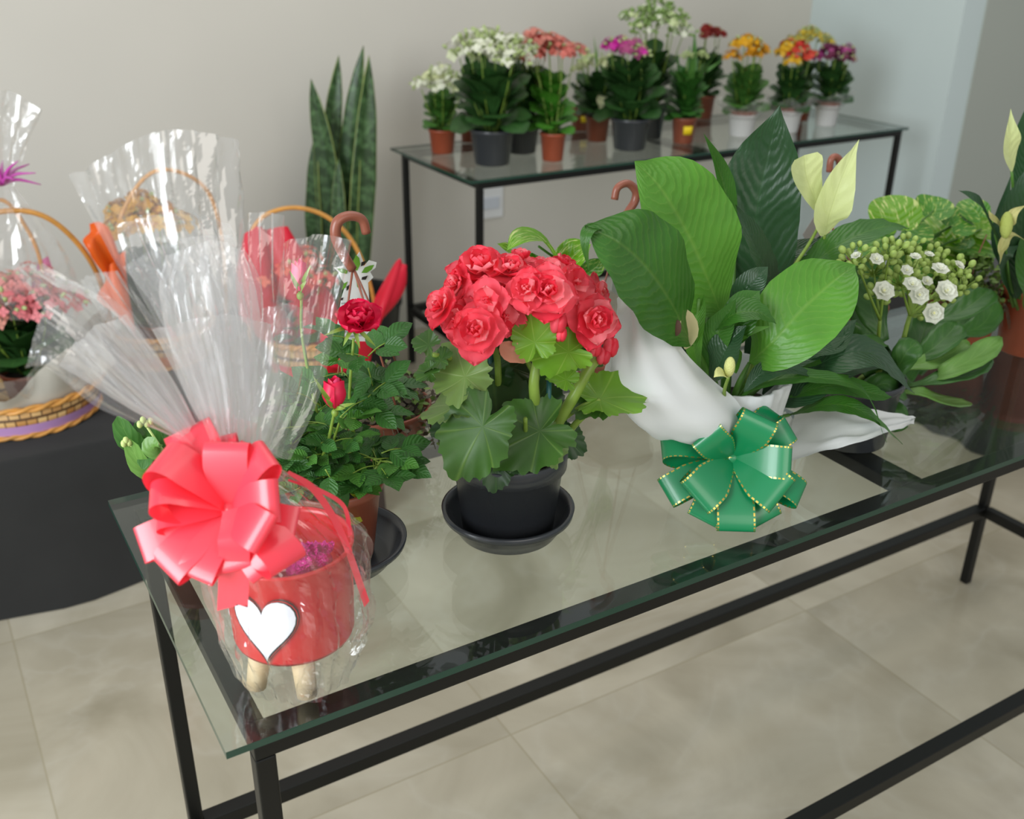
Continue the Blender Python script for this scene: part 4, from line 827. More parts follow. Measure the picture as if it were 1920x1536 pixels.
def tiny_clump(T, c, rx, ry, zlo, zhi, n, seed, green=.3, sz=.006, drape=0, name='trailing_foliage'):
    rnd = random.Random(seed); mb = MB()
    for i in range(n):
        a = rnd.random()*2*PI; q = math.sqrt(rnd.random()); z = zlo+(zhi-zlo)*rnd.random()*(1-q*q*.6)
        if q > .85 and drape: z -= rnd.random()*drape
        p = np.asarray(c)+np.array([rx*q*math.cos(a)*(1.12 if q > .85 else 1), ry*q*math.sin(a)*(1.12 if q > .85 else 1), z])
        d = unit([rnd.gauss(0, 1), rnd.gauss(0, 1), rnd.gauss(.3, .8)]); leaf(mb, [p, p+d*sz, p+d*sz*1.9], sz*1.2, [rnd.gauss(0, 1), rnd.gauss(0, 1), 1.3], 'rose', 4, 3, .2, mi=int(rnd.random() < green))
    for i in range(n//14):
        a = rnd.random()*2*PI; p = np.asarray(c)+np.array([rx*.9*math.cos(a), ry*.9*math.sin(a), zlo]); 
        tube(mb, [p, p+np.array([math.cos(a)*.02, math.sin(a)*.02, .005]), p+np.array([math.cos(a)*.035, math.sin(a)*.035, -.02-.02*rnd.random()])], [.0006], 3, 6, mi=0)
    return mb.build(name, [G_tiny, G_tiny2], T)
# first one, with the printed card
HC = np.array([.345, .43, H+.0005])
T = thing('hanging_pot', 'hanging pot of purplish trailing plant with leaf-topped card, behind the rose bush', 'hanging pot', HC, 'brown hanging pots stood on the glass table')
pot(HC, .052, .068, .085, M_brownpot, T)
tiny_clump(T, HC+[0, 0, .075], .072, .068, 0, .06, 900, 3, .35, .006, .05)
mb = MB(); rnd = random.Random(8)
for px, py in [(775, 790), (781, 768), (790, 771), (768, 800), (760, 778)]:
    p = at(px, py, y=.40); leaf(mb, [p, p-UP*.005, p-UP*.011], .006, cf(0, 0, 1), 'rose', 5, 3); tube(mb, [at(748, 765, y=.41), p], [.0005], 3)
mb.build('loose_strand', G_tiny, T)
hook(T, None, [(661, 505, .42), (640, 470, .42), (629, 440, .42), (634, 415, .42), (656, 405, .42), (679, 412, .42), (687, 437, .42)], .0058)
ap = at(662, 500, y=.42)
rods(T, ap, rimpts(HC, .0665, .0845))
M_card = plain('printed_card', lin('#e6e8e4'), .5)
cb = MB(); Yc = .435
def poly(mb, pts, Y, mi=0, off=0.0):
    V = [at(x, y, y=Y)-FW*off for x, y in pts]; mb.add(V, [tuple(range(len(pts)))], mi=mi, smooth=False)
poly(cb, [(628, 640), (640, 560), (648, 535), (640, 524), (634, 510), (626, 502), (646, 498), (658, 504), (664, 488), (674, 472), (680, 488), (682, 500), (692, 488), (706, 492), (704, 502), (694, 510), (700, 520), (690, 530), (692, 560), (700, 640)], Yc)
card = cb.build('card', M_card, T, thick=.0006, label='white card cut out with green leaves at its top')
M_lg = plain('card_green', lin('#6aa332'), .5); M_bk = plain('card_black', lin('#2a2420'), .5); M_gy = plain('card_grey', lin('#a9adac'), .5)
for pts, mt in [([(661, 505), (661, 492), (668, 478), (674, 484), (676, 496), (670, 508)], M_lg), ([(678, 512), (684, 502), (694, 498), (702, 497), (697, 506), (688, 512)], M_lg), ([(652, 508), (642, 503), (632, 504), (640, 512), (650, 514)], M_lg), ([(668, 522), (674, 528), (677, 544), (670, 538)], M_lg), ([(652, 528), (648, 540), (641, 544), (645, 532)], M_lg), ([(678, 492), (687, 489), (684, 497), (677, 500)], M_bk), ([(679, 520), (690, 517), (686, 525), (678, 525)], M_bk), ([(650, 538), (658, 532), (656, 540), (650, 546)], M_bk), ([(638, 560), (644, 558), (643, 563), (637, 564)], M_bk)]:
    q = MB(); poly(q, pts, Yc, off=.0012); q.build('printed_mark', mt, card)
q = MB()
for i, yy in enumerate(range(568, 636, 9)): poly(q, [(640-i, yy), (684+i, yy-4), (684+i, yy-1), (640-i, yy+3)], Yc, off=.0012)
q.build('printed_mark', M_gy, card)
# second: pothos behind the begonia
HC2 = np.array([.735, .43, H+.0005])
T = thing('hanging_pot', 'brown hanging pot of variegated pothos between the begonia and the wrapped lily', 'hanging pot', HC2, 'brown hanging pots stood on the glass table')
pot(HC2, .05, .066, .085, M_brownpot, T)
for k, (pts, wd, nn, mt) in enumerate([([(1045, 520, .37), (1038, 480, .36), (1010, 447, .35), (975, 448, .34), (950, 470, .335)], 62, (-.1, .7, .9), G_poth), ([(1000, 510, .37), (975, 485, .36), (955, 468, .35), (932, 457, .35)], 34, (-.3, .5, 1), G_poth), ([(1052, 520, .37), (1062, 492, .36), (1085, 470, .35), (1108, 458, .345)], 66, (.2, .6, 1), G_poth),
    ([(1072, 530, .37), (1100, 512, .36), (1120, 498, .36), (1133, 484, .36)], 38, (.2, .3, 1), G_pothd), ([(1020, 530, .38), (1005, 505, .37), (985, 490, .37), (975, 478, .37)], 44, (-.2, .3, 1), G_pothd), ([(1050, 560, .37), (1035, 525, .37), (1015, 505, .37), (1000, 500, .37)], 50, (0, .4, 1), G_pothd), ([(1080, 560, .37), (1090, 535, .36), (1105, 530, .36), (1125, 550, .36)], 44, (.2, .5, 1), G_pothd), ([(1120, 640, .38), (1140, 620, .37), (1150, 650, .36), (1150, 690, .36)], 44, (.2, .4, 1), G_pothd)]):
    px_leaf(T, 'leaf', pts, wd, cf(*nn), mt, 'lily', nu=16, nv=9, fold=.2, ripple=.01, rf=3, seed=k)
mb = MB()
for px, py in [(1010, 462), (1062, 480), (1030, 515), (1090, 505), (1110, 560), (1080, 600), (1005, 480)]:
    p = at(px, py, y=.36); tube(mb, [HC2+[-.01, -.01, .07], (HC2+[0, -.02, .1]+p)/2+[0, 0, .02], p], [.002, .0016], 6)
mb.build('vine', M_dstem, T)
hook(T, None, [(1168, 420, .40), (1176, 400, .40), (1190, 378, .40), (1192, 358, .40), (1177, 344, .40), (1158, 352, .40), (1152, 374, .40)], .0052)
ap = at(1168, 418, y=.40); rods(T, ap, rimpts(HC2, .0645, .0845))
mb = MB(); poly(mb, [(1150, 500), (1178, 520), (1168, 562), (1146, 545)], .42); mb.build('card', plain('grey_card', lin('#b9bcb4'), .5), T, thick=.0006)
# third: behind the lily and kalanchoe
HC3 = np.array([1.19, .40, H+.0005])
T = thing('hanging_pot', 'hanging pot of pothos, its hook peeping out between the two pale spathes', 'hanging pot', HC3, 'brown hanging pots stood on the glass table')
pot(HC3, .055, .07, .09, M_brownpot, T)
for k, (px, py, ang, sz, nn) in enumerate([(1680, 412, 100, 60, (-.1, .4, 1)), (1700, 430, 30, 55, (.1, .6, 1)), (1750, 395, 75, 45, (0, .5, .9)), (1765, 440, 110, 60, (0, .5, 1)), (1790, 420, 40, 45, (.2, .5, 1)), (1800, 460, -10, 70, (0, .8, .6)), (1740, 470, -20, 60, (0, .7, .8)), (1660, 450, 190, 50, (-.3, .6, 1)), (1830, 400, 120, 38, (0, .5, 1)), (1840, 430, 20, 42, (0, .6, 1)), (1710, 480, -90, 55, (0, .4, 1)), (1760, 500, -60, 60, (0, .4, 1)), (1820, 470, -20, 45, (0, .5, 1)), (1700, 505, -90, 45, (0, .4, 1)), (1800, 440, 170, 50, (0, .5, 1))]):
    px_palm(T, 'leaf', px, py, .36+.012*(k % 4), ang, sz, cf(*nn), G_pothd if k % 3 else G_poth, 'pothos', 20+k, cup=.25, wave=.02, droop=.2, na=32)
mb = MB()
for px, py in [(1680, 412), (1700, 430), (1750, 395), (1765, 440), (1790, 420), (1740, 470), (1830, 400), (1840, 430), (1820, 480), (1660, 450)]:
    p = at(px, py, y=.37); tube(mb, [HC3+[0, -.01, .07], (HC3+[0, -.01, .12]+p)/2, p], [.002, .0016], 6)
mb.build('vine', M_dstem, T)
hook(T, None, [(1556, 420, .40), (1566, 360, .40), (1574, 325, .40), (1574, 302, .40), (1566, 294, .40), (1558, 300, .40), (1555, 322, .40)], .0052)
ap = at(1557, 418, y=.40); rods(T, ap, rimpts(HC3, .0685, .0895))
mb = MB(); poly(mb, [(1505, 440), (1530, 400), (1545, 408), (1540, 450), (1520, 470)], .40); mb.build('card', plain('taupe_card', lin('#8f8a84'), .5), T, thick=.0006)
# fourth: mossy plant
HC4 = np.array([1.412, .330, H+.0005])
T = thing('mossy_pot', 'reddish pot of mossy trailing plant between kalanchoe and right-hand peace lily', 'potted plant', HC4)
pot(HC4, .05, .066, .095, M_rustpot, T)
tiny_clump(T, HC4+[0, 0, .085], .066, .06, 0, .075, 900, 13, .8, .0065, .02, 'mossy_foliage')
mb = MB(); tube(mb, [at(1815, 555, y=.31), at(1830, 490, y=.33), at(1850, 440, y=.35)], [.0012], 6); mb.build('hanger_rod', M_hook, T)

# ------------------------------------------------------------------ second peace lily at the right edge
PC = np.array([1.487, .245, H+.0005])
T = thing('peace_lily_pot', 'peace lily with drooping yellowed spathes in a brown pot at the right edge', 'potted plant', PC)
pot(PC, .047, .06, .115, M_rustpot, T, rim=.14)
for k, (pts, wd, nn, mt) in enumerate([([(1905, 560, .22), (1915, 480, .2), (1920, 380, .19), (1945, 290, .19)], 90, (-.4, .2, 1), G_lilyd), ([(1915, 420, .24), (1925, 320, .24), (1930, 240, .24), (1940, 170, .24)], 60, (-.4, .1, 1), G_lilyd),
    ([(1890, 500, .22), (1865, 440, .2), (1835, 380, .19), (1797, 357, .2)], 46, (.3, .6, 1), G_lilyd), ([(1890, 520, .24), (1875, 460, .24), (1880, 400, .25), (1895, 330, .25)], 34, (-.2, .1, 1), G_lilyd),
    ([(1900, 560, .22), (1880, 520, .2), (1885, 480, .19), (1910, 460, .19)], 40, (.3, .3, 1), G_lilyd), ([(1920, 580, .22), (1935, 500, .19), (1955, 440, .18), (1980, 400, .18)], 90, (0, .3, 1), G_lily), ([(1930, 580, .24), (1970, 520, .24), (2010, 470, .24), (2050, 480, .24)], 90, (0, .5, 1), G_lily),
    ([(1920, 560, .25), (1905, 500, .26), (1900, 450, .26), (1905, 400, .27)], 60, (0, .2, 1), G_lilyd), ([(1935, 560, .26), (1960, 420, .27), (1990, 330, .27), (2020, 260, .27)], 100, (0, .1, 1), G_lilyd)]):
    px_leaf(T, 'leaf', pts, wd, cf(*nn), mt, 'lance', nu=18, nv=7, fold=.18, ripple=.02, rf=4, seed=k)
px_leaf(T, 'spathe', [(1898, 322, .2), (1893, 285, .19), (1895, 250, .185), (1895, 203, .19)], 48, cf(.1, .1, 1), M_sp, 'spathe', fold=.25, label='upright cream spathe')
M_sp2 = leafmat('yellowed_spathe', lin('#cfcb86'), lin('#8fae4a'), .5, 4, .5, trans=.3, var=.15)
px_leaf(T, 'spathe', [(1884, 455, .18), (1888, 425, .17), (1900, 400, .165), (1925, 384, .165)], 26, cf(0, .4, 1), M_sp2, 'spathe', fold=.4, label='yellowed curling spathe')
px_leaf(T, 'spathe', [(1874, 496, .18), (1878, 465, .175), (1895, 440, .17), (1925, 452, .17)], 20, cf(0, .6, 1), M_sp2, 'spathe', fold=.4, label='yellowed drooping spathe')
px_leaf(T, 'spathe', [(1882, 430, .18), (1868, 418, .175), (1858, 408, .17), (1853, 393, .17)], 22, cf(-.2, .3, 1), M_sp2, 'spathe', fold=.4, label='short yellowed spathe')
mb = MB(); ball(mb, at(1887, 422, y=.165), .009, (1, 1, 2.2), 10, 12, axis=cf(.1, 1, 0)); mb.build('spadix', plain('green_spadix', lin('#a8b45a'), .7, bump=.8, bscale=700), T)
mb = MB()
for pts in [[(1897, 322, .2), (1905, 440, .22), (1912, 560, .235)], [(1884, 450, .18), (1892, 520, .21), (1908, 580, .235)], [(1940, 440, .2), (1925, 580, .24)], [(1866, 440, .2), (1900, 575, .235)]]:
    tube(mb, A3(pts), [.002, .0028], 6)
mb.build('flower_stalk', M_dstem, T)

# ------------------------------------------------------------------ rose bush
RC = np.array([.205, .24, H+.004])
saucer((RC[0]-.002, RC[1], H+.0003), .062, .079, .026, 'black saucer under the rose bush, half hidden behind the wrapped gift')
T = thing('potted_rose', 'miniature rose bush with crimson flowers in a brown pot behind the wrapped gift', 'potted plant', RC)
pot(RC, .04, .055, .10, M_brownpot, T)
G_rose = leafmat('rose_leaf', lin('#386a2b'), lin('#5f8f40'), .42, 7, .7, trans=.18, var=.25, bstr=.3, veinmix=.3)
G_roser = leafmat('rose_leaf_fresh', lin('#528a36'), lin('#7fae4f'), .42, 7, .7, trans=.25, var=.2, bstr=.3, veinmix=.3)
rnd = random.Random(12)
def spray(lb, sb, base, d, L, sz, n=5, up=np.array([0, 0, 1.0]), mi=0):
    d = unit(d); s = unit(np.cross(d, up)+np.array([1e-4, 0, 0])); tip = base+d*L
    tube(sb, [base, (base+tip)/2+up*L*.08, tip], [.0009, .0006], 5, 6)
    leaf(lb, [tip, tip+d*sz*.5+up*.002, tip+d*sz], sz*.62, up+np.array([rnd.gauss(0, .3), rnd.gauss(0, .3), 0])-FW*.5, 'rose', 9, 5, .18, .02, 3, serr=.1, mi=mi, seed=rnd.randrange(99))
    for k in range((n-1)//2):
        p = base+d*L*(.9-.45*k)
        for sg in (-1, 1):
            dd = unit(s*sg+d*.45+np.array([0, 0, rnd.gauss(0, .15)])); leaf(lb, [p, p+dd*sz*.45, p+dd*sz*.9], sz*.56, up+np.array([rnd.gauss(0, .4), rnd.gauss(0, .4), 0])-FW*.5, 'rose', 9, 5, .18, .02, 3, serr=.1, mi=mi, seed=rnd.randrange(99))
lb = MB(); sb = MB()
canes = [[(640, 950, .23), (620, 860, .22), (640, 780, .2)], [(640, 950, .24), (600, 850, .26), (590, 740, .27)], [(650, 950, .24), (650, 800, .3), (640, 680, .31)], [(650, 940, .23), (560, 860, .24), (540, 800, .25)], [(655, 950, .22), (700, 885, .2), (715, 862, .2)]]
for cn in canes:
    P = cr(A3(cn), 14); tube(sb, A3(cn), [.002, .0013], 6)
    for i in range(3, 14):
        for q in range(1+(i % 3 == 0)):
            a = rnd.random()*2*PI; d = np.array([math.cos(a), math.sin(a), rnd.uniform(-.1, .5)]); spray(lb, sb, P[i], d, rnd.uniform(.022, .04), rnd.uniform(.023, .036), mi=int(rnd.random() < .45))
for px, py, Y, dx, dy, L in [(700, 862, .2, 60, 2, .03), (715, 850, .19, 60, -14, .02), (690, 745, .2, 70, -60, .02), (718, 722, .24, 100, 3, .018), (690, 672, .22, -50, -10, .022), (690, 668, .22, 40, -30, .02), (690, 690, .21, 10, 40, .02), (690, 770, .2, 60, 5, .018), (660, 640, .25, -70, -20, .02), (640, 700, .24, -60, 20, .03), (600, 760, .2, -40, -20, .03), (570, 800, .2, -50, 10, .03), (730, 730, .22, -30, -20, .02), (610, 880, .18, 30, 60, .02)]:
    b0 = at(px, py, y=Y); e0 = at(px+dx, py+dy, y=Y); spray(lb, sb, b0, e0-b0, L*1.2, .036, 5, up=unit(UP*.8-FW*.6))
lb.build('foliage', [G_rose, G_roser], T)
mb = MB()
for px, py, dx, dy, Y in [(680, 925, -32, -18, .2), (678, 922, 22, -20, .2), (640, 965, 40, 12, .19)]:
    b0 = at(px, py, y=Y); e0 = at(px+dx, py+dy, y=Y); leaf(mb, [b0, (b0+e0)/2, e0], .018, cf(0, .4, 1), 'rose', 8, 5, .15)
mb.build('fading_leaf', leafmat('yellowed_leaf', lin('#a8b030'), lin('#c9cc55'), .4, 6, trans=.3), T)
for pts in [[(628, 768, .19), (615, 830, .2), (603, 880, .22), (640, 950, .235)], [(663, 635, .22), (655, 760, .22), (668, 850, .23), (655, 950, .235)], [(565, 560, .26), (568, 640, .26), (600, 800, .25), (640, 950, .24)]]:
    tube(sb, A3(pts), [.0016, .0022], 8)
sb.build('stem', M_stem, T)
M_rp = [plain('crimson_petal', lin('#ea1c50'), .45, var=.1, vscale=60, trans=.2), plain('deep_crimson_petal', lin('#c8103c'), .45, trans=.15), plain('pink_crimson_petal', lin('#f24a80'), .45, trans=.25)]
def rose_open(c, nrm, R, seed):
    mb = MB(); rnd = random.Random(seed); n = unit(nrm); s = unit(np.cross(n, [.3, .5, .8])); t = np.cross(n, s)
    for q, (cnt, rr, tl, lift) in enumerate([(5, 1.0, .25, 0), (5, .85, .75, .05), (4, .68, 1.05, .12), (3, .5, 1.25, .2), (3, .34, 1.4, .25)]):
        for i in range(cnt):
            a = 2*PI*(i+.4*q)/cnt+rnd.uniform(-.15, .15); petal(mb, c+n*R*lift*.4, n, s*math.cos(a)+t*math.sin(a), R*rr*1.05, R*rr*1.3, .35, tl, [0, 1, 0, 2, 0][q], rnd)
    return mb
def rose_bud(c, ax, R, hgt, seed):
    mb = MB(); n = unit(ax); s = unit(np.cross(n, [.3, .5, .8])); t = np.cross(n, s); rnd = random.Random(seed)
    for q in range(6):
        a0 = q*2.1+.4; sh = 1-.12*q
        def fn(u, v):
            a = a0+(v-.5)*2.6; r = R*sh*(math.sin(min(1, u*1.25+.12)*PI*.62))**.7*(1.0-.22*max(0, u-.6)/.4)*(1+.08*(v-.5)); top = 1-.18*(2*v-1)**2
            return c+n*(u*hgt*top*(1+.03*q))+(s*math.cos(a)+t*math.sin(a))*r*(1+(.15 if q < 3 else 0)*max(0, u-.8)/.2)
        V, F, UV = grid(9, 12, fn); mb.add(V, F, UV, mi=[0, 0, 1, 0, 2, 0][q])
    return mb
c = at(675, 596, y=.2); rose_open(c-UP*.006, cf(.05, .6, .7), 48*mpp(c), 3).build('rose_flower', M_rp, T)
c = at(628, 764, y=.18); rose_bud(c, cf(.02, 1, .25), 24*mpp(c), 52*mpp(c), 4).build('rose_flower', M_rp, T)
c = at(563, 545, y=.25); rose_bud(c, cf(0, 1, .2), 17*mpp(c), 52*mpp(c), 6).build('rose_flower', [M_rp[2], M_rp[0], M_rp[2]], T, label='half closed pink rosebud behind the clear film')
for (px, py, Y, es) in [(628, 766, .178, [(-42, -62), (38, -10), (-18, -20), (20, 0)]), (665, 610, .2, [(-22, 40), (-60, 20), (40, 40), (10, 45), (8, 20)]), (563, 547, .25, [(-20, -40), (12, -20), (20, -50)])]:
    mb = MB()
    for dx, dy in es:
        b0 = at(px, py, y=Y); e0 = at(px+dx, py+dy, y=Y-.01); leaf(mb, [b0, (b0+e0)/2-FW*.004, e0], 9*mpp(b0), cf(0, .2, 1), 'blade', 7, 3, .3)
    ball(mb, at(px, py+8, y=Y), 7*mpp(at(px, py, y=Y)), (1, 1, 1.2))
    mb.build('sepals', M_stem, T)

# small kalanchoe behind the bow
c = np.array([.075, .36, H+.0005])
T = thing('kalanchoe_pot', 'small leafy kalanchoe with pale buds, peeping out left of the big red bow', 'potted plant', c)
pot(c, .035, .045, .07, M_brownpot, T)
for k, (pts, wd, mt) in enumerate([([(300, 880, .36), (270, 850, .36), (240, 820, .36), (222, 780, .36)], 46, G_k1), ([(310, 900, .34), (285, 890, .34), (262, 870, .34), (240, 822, .34)], 40, G_k2), ([(320, 860, .36), (295, 840, .36), (275, 815, .36), (255, 790, .37)], 44, G_k1), ([(330, 900, .35), (300, 880, .34), (280, 850, .34), (268, 880, .33)], 40, G_k1), ([(330, 860, .38), (310, 830, .38), (300, 810, .38), (290, 780, .38)], 44, G_k1), ([(320, 850, .34), (300, 850, .33), (285, 838, .33), (290, 820, .33)], 40, G_k2)]):
    px_leaf(T, 'leaf', pts, wd, cf(-.1, .4, 1), mt, 'kal', nu=12, nv=7, fold=.15, ripple=.02, serr=.12, seed=k)
mb = MB()
for px, py in [(268, 788), (275, 795), (262, 796), (282, 790), (236, 826), (242, 830), (232, 832)]: ball(mb, at(px, py, y=.34), .0035, (1, 1, 1.3), 6, 7)
for px, py in [(270, 792), (238, 830)]: tube(mb, [at(px, py, y=.34), c+[0, 0, .06]], [.0014], 5)
mb.build('bud_cluster', plain('pale_green_bud', lin('#b7c97a'), .5), T)

# ------------------------------------------------------------------ the wrapped gift
GC = np.array([.096, .078, H]); GR = .058; GB = H+.046; GT = GB+.10
T = thing('wrapped_gift', 'red bucket gift in tall clear film tied with a big coral red bow', 'gift', GC)
M_buck = plain('red_gloss_paint', lin('#d2171f'), .3, spec=.6)
mb = MB(); g0 = (GC[0], GC[1], GB)
lathe(mb, [(.0001, .003), (GR*.9, .003), (GR*.96, 0), (GR*.985, .004), (GR*1.04, .096), (GR*1.07, .098), (GR*1.07, .1005), (GR*1.02, .101), (GR*1.0, .095), (GR*.95, .008), (.0001, .006)], g0, 64); bk = mb.build('bucket', M_buck, T)
M_wood = plain('pale_wood', lin('#d9c39a'), .6, var=.12, vscale=25)
feet = [(575, 1308), (474, 1250), None]
for k, a in enumerate([-1.75, -2.95, .3]):
    d = np.array([math.cos(a), math.sin(a), 0]); mb = MB(); b0 = GC+d*GR*.62+[0, 0, .0465]; e0 = GC+d*GR*.80+[0, 0, .0012]
    tube(mb, [b0, e0], [.0115, .0095], 14, 2); mb.build('wooden_leg', M_wood, T)
# heart label wrapped on the bucket front
def heart(scale, off, mat, name, parent, z0, az):
    mb = MB(); V = []; n = 40; rings = 8
    pts = []
    for i in range(n):
        t = 2*PI*i/n; x = 16*math.sin(t)**3/17; y = (13*math.cos(t)-5*math.cos(2*t)-2*math.cos(3*t)-math.cos(4*t))/17; pts.append((x, y))
    def P(x, y):
        a = az+x*scale*.86/GR; r = GR*(1.0+.04*((z0+y*scale-GB)/.1))+off; return (GC[0]+r*math.cos(a), GC[1]+r*math.sin(a), z0+y*scale*1.12)
    V = [P(0, 0)]
    for q in range(1, rings+1):
        for x, y in pts: V.append(P(x*q/rings, y*q/rings))
    F = [(0, 1+i, 1+(i+1) % n) for i in range(n)]
    for q in range(rings-1):
        for i in range(n):
            o = 1+q*n; F.append((o+i, o+n+i, o+n+(i+1) % n, o+(i+1) % n))
    mb.add(V, F); return mb.build(name, mat, parent, label=None)
haz = -2.33
h1 = heart(.040, .0012, plain('black_outline', lin('#1a1416'), .6), 'heart_label', T, GB+.047, haz)
h1b = heart(.0385, .0015, M_buck, 'heart_border', h1, GB+.047, haz); h1c = heart(.0375, .0018, plain('black_outline_inner', lin('#1a1416'), .6), 'heart_border', h1, GB+.047, haz)
h2 = heart(.0355, .0022, plain('heart_white', lin('#e9edf6'), .45), 'heart_face', h1, GB+.048, haz)
def film(T, rows, nu, nv, k, amp, name='clear_film', seed=0, mat=None, crump=.006, flat=True, tape=lambda u: .25+.75*u):
    mb = MB(); ph = seed*1.7
    def dsp(u, v):
        x = (v*k+ph*.1+.25*math.sin(u*3+ph)) % 1; tri = abs(2*x-1)*2-1
        cr_ = noise.noise(Vector((u*2.2+seed*9, v*11, 1.3)))*.6+abs(noise.noise(Vector((u*5+seed*5, v*13, 4.1))))*.7*u
        return tri*amp*tape(u)+cr_*crump*(u**1.2)
    patch(mb, rows, nu, nv, dsp, smooth=not flat); return mb.build(name, mat or M_film, T)
film(T, [[(398, 850, .06), (430, 850, .045), (470, 850, .06)], [(330, 700, .07), (400, 690, .05), (465, 700, .07)], [(240, 540, .07), (350, 520, .05), (462, 540, .08)], [(170, 410, .07), (320, 390, .06), (462, 400, .09)], [(132, 333, .07), (232, 290, .065), (300, 246, .07), (360, 238, .08), (440, 250, .09), (461, 300, .1)][::1]][:4]+[[(132, 333, .07), (300, 246, .07), (458, 262, .1)]], 64, 76, 7, .006, seed=1, crump=.014)
film(T, [[(400, 855, .08), (435, 850, .09), (475, 850, .08)], [(350, 700, .10), (420, 690, .12), (480, 700, .1)], [(250, 520, .11), (370, 500, .14), (490, 540, .11)], [(215, 420, .12), (340, 400, .14), (430, 420, .13)]], 44, 60, 9, .006, seed=2, crump=.008)
film(T, [[(445, 852, .06), (480, 850, .07), (520, 852, .08)], [(470, 700, .06), (500, 700, .08), (540, 710, .09)], [(465, 540, .07), (500, 540, .08), (532, 550, .1)], [(468, 400, .08), (500, 398, .09), (531, 404, .1)]], 40, 30, 3, .004, seed=3, crump=.004)
film(T, [[(470, 855, .08), (505, 858, .08), (545, 862, .09)], [(500, 740, .09), (560, 740, .1), (600, 745, .1)], [(515, 600, .1), (580, 590, .11), (632, 600, .11)], [(530, 455, .11), (600, 440, .12), (659, 450, .12)]], 44, 36, 3, .004, seed=4, crump=.005)
film(T, [[(450, 850, .05), (490, 850, .05), (530, 858, .06)], [(480, 720, .06), (520, 720, .06), (560, 730, .07)], [(490, 580, .07), (540, 570, .07), (586, 586, .08)]], 34, 30, 3, .004, seed=5, crump=.004)
film(T, [[(318, 815, .04), (350, 830, .035), (390, 850, .04)], [(190, 768, .03), (240, 740, .025), (290, 730, .04)], [(95, 700, .03), (150, 660, .02), (200, 640, .04)], [(48, 692, .03), (70, 610, .03), (90, 560, .05)]], 44, 40, 4, .004, seed=6, crump=.006)
film(T, [[(330, 810, .06), (360, 820, .06), (400, 848, .06)], [(200, 690, .06), (250, 670, .06), (310, 690, .07)], [(90, 590, .06), (150, 560, .06), (215, 570, .08)], [(22, 500, .06), (60, 500, .06), (110, 520, .08)]], 44, 40, 5, .005, seed=7, crump=.008)
film(T, [[(370, 835, .05), (395, 840, .05), (420, 850, .05)], [(270, 690, .05), (310, 680, .05), (370, 700, .06)], [(190, 590, .05), (230, 575, .05), (290, 600, .06)], [(150, 525, .05), (185, 512, .05), (225, 508, .06)]], 40, 34, 4, .004, seed=8, crump=.005)
film(T, [[(405, 852, .03), (440, 850, .03), (480, 852, .03)], [(350, 720, .035), (420, 700, .03), (480, 720, .04)], [(290, 580, .04), (390, 560, .035), (470, 580, .05)], [(230, 500, .05), (330, 450, .045), (430, 440, .06)]], 44, 60, 8, .005, seed=9, crump=.008)
film(T, [[(405, 852, .055), (440, 850, .05), (500, 856, .06)], [(350, 740, .06), (430, 720, .055), (530, 740, .07)], [(285, 620, .07), (420, 590, .06), (510, 610, .08)]], 40, 60, 4, .003, seed=10, crump=.008, mat=M_film3)
film(T, [[(410, 852, .075), (445, 850, .07), (490, 856, .08)], [(340, 720, .08), (430, 700, .075), (500, 720, .09)], [(300, 560, .1), (400, 520, .09), (480, 560, .1)], [(310, 480, .11), (400, 450, .1), (455, 470, .11)]], 40, 60, 4, .003, seed=14, crump=.009, mat=M_film3)
film(T, [[(330, 815, .05), (355, 825, .045), (390, 845, .05)], [(230, 760, .05), (270, 730, .045), (330, 720, .05)], [(110, 680, .05), (170, 620, .04), (240, 590, .05)]], 30, 40, 2.5, .003, seed=15, crump=.007, mat=M_film3)
# film round the bucket
def bodyfilm(seed, k, amp, flare):
    mb = MB(); ph = seed*2.1; zt = at(435, 852, y=.05)[2]; nk = at(437, 850, y=.055)
    prof = [(.0, .016), (.10, .028), (.25, .052), (.40, .070), (.55, .074), (.75, .072), (.9, .064), (1, .05+flare)]
    def fn(u, v):
        a = 2*PI*v; r = np.interp(u, [p[0] for p in prof], [p[1] for p in prof]); z = nk[2]+(H+.0012-nk[2])*u; w_ = min(1, u*2.2); cx = nk[0]*(1-w_)+GC[0]*w_; cy = nk[1]*(1-w_)+GC[1]*w_
        x = (v*k+.2*math.sin(u*5+ph)+.13*math.sin(v*2*PI*3+ph)) % 1; tri = abs(2*x-1)*2-1
        n = noise.noise(Vector((math.cos(a)*4+seed*7, math.sin(a)*4, u*9)))
        r = r*(1+amp*tri*(.4+.6*abs(n)*2))+n*.006
        return (cx+r*math.cos(a), cy+r*math.sin(a), z)
    V, F, UV = grid(46, 150, fn, True); mb.add(V, F, UV, smooth=False); return mb.build('body_film', M_filmb, T)
M_filmb = filmmat('clear_body_film', haze=.03, rough=.04, base=.09, bump=.35, bscale=40)
bodyfilm(1, 26, .06, .004)
mb = MB(); patch(mb, [[(560, 1255, .02), (600, 1240, .03)], [(552, 1290, .01), (612, 1275, .02)], [(556, 1316, .005), (600, 1318, .005)]], 10, 8, lambda u, v: .003*math.sin(v*9+u*5), smooth=False); mb.build('clear_film', M_filmb, T)
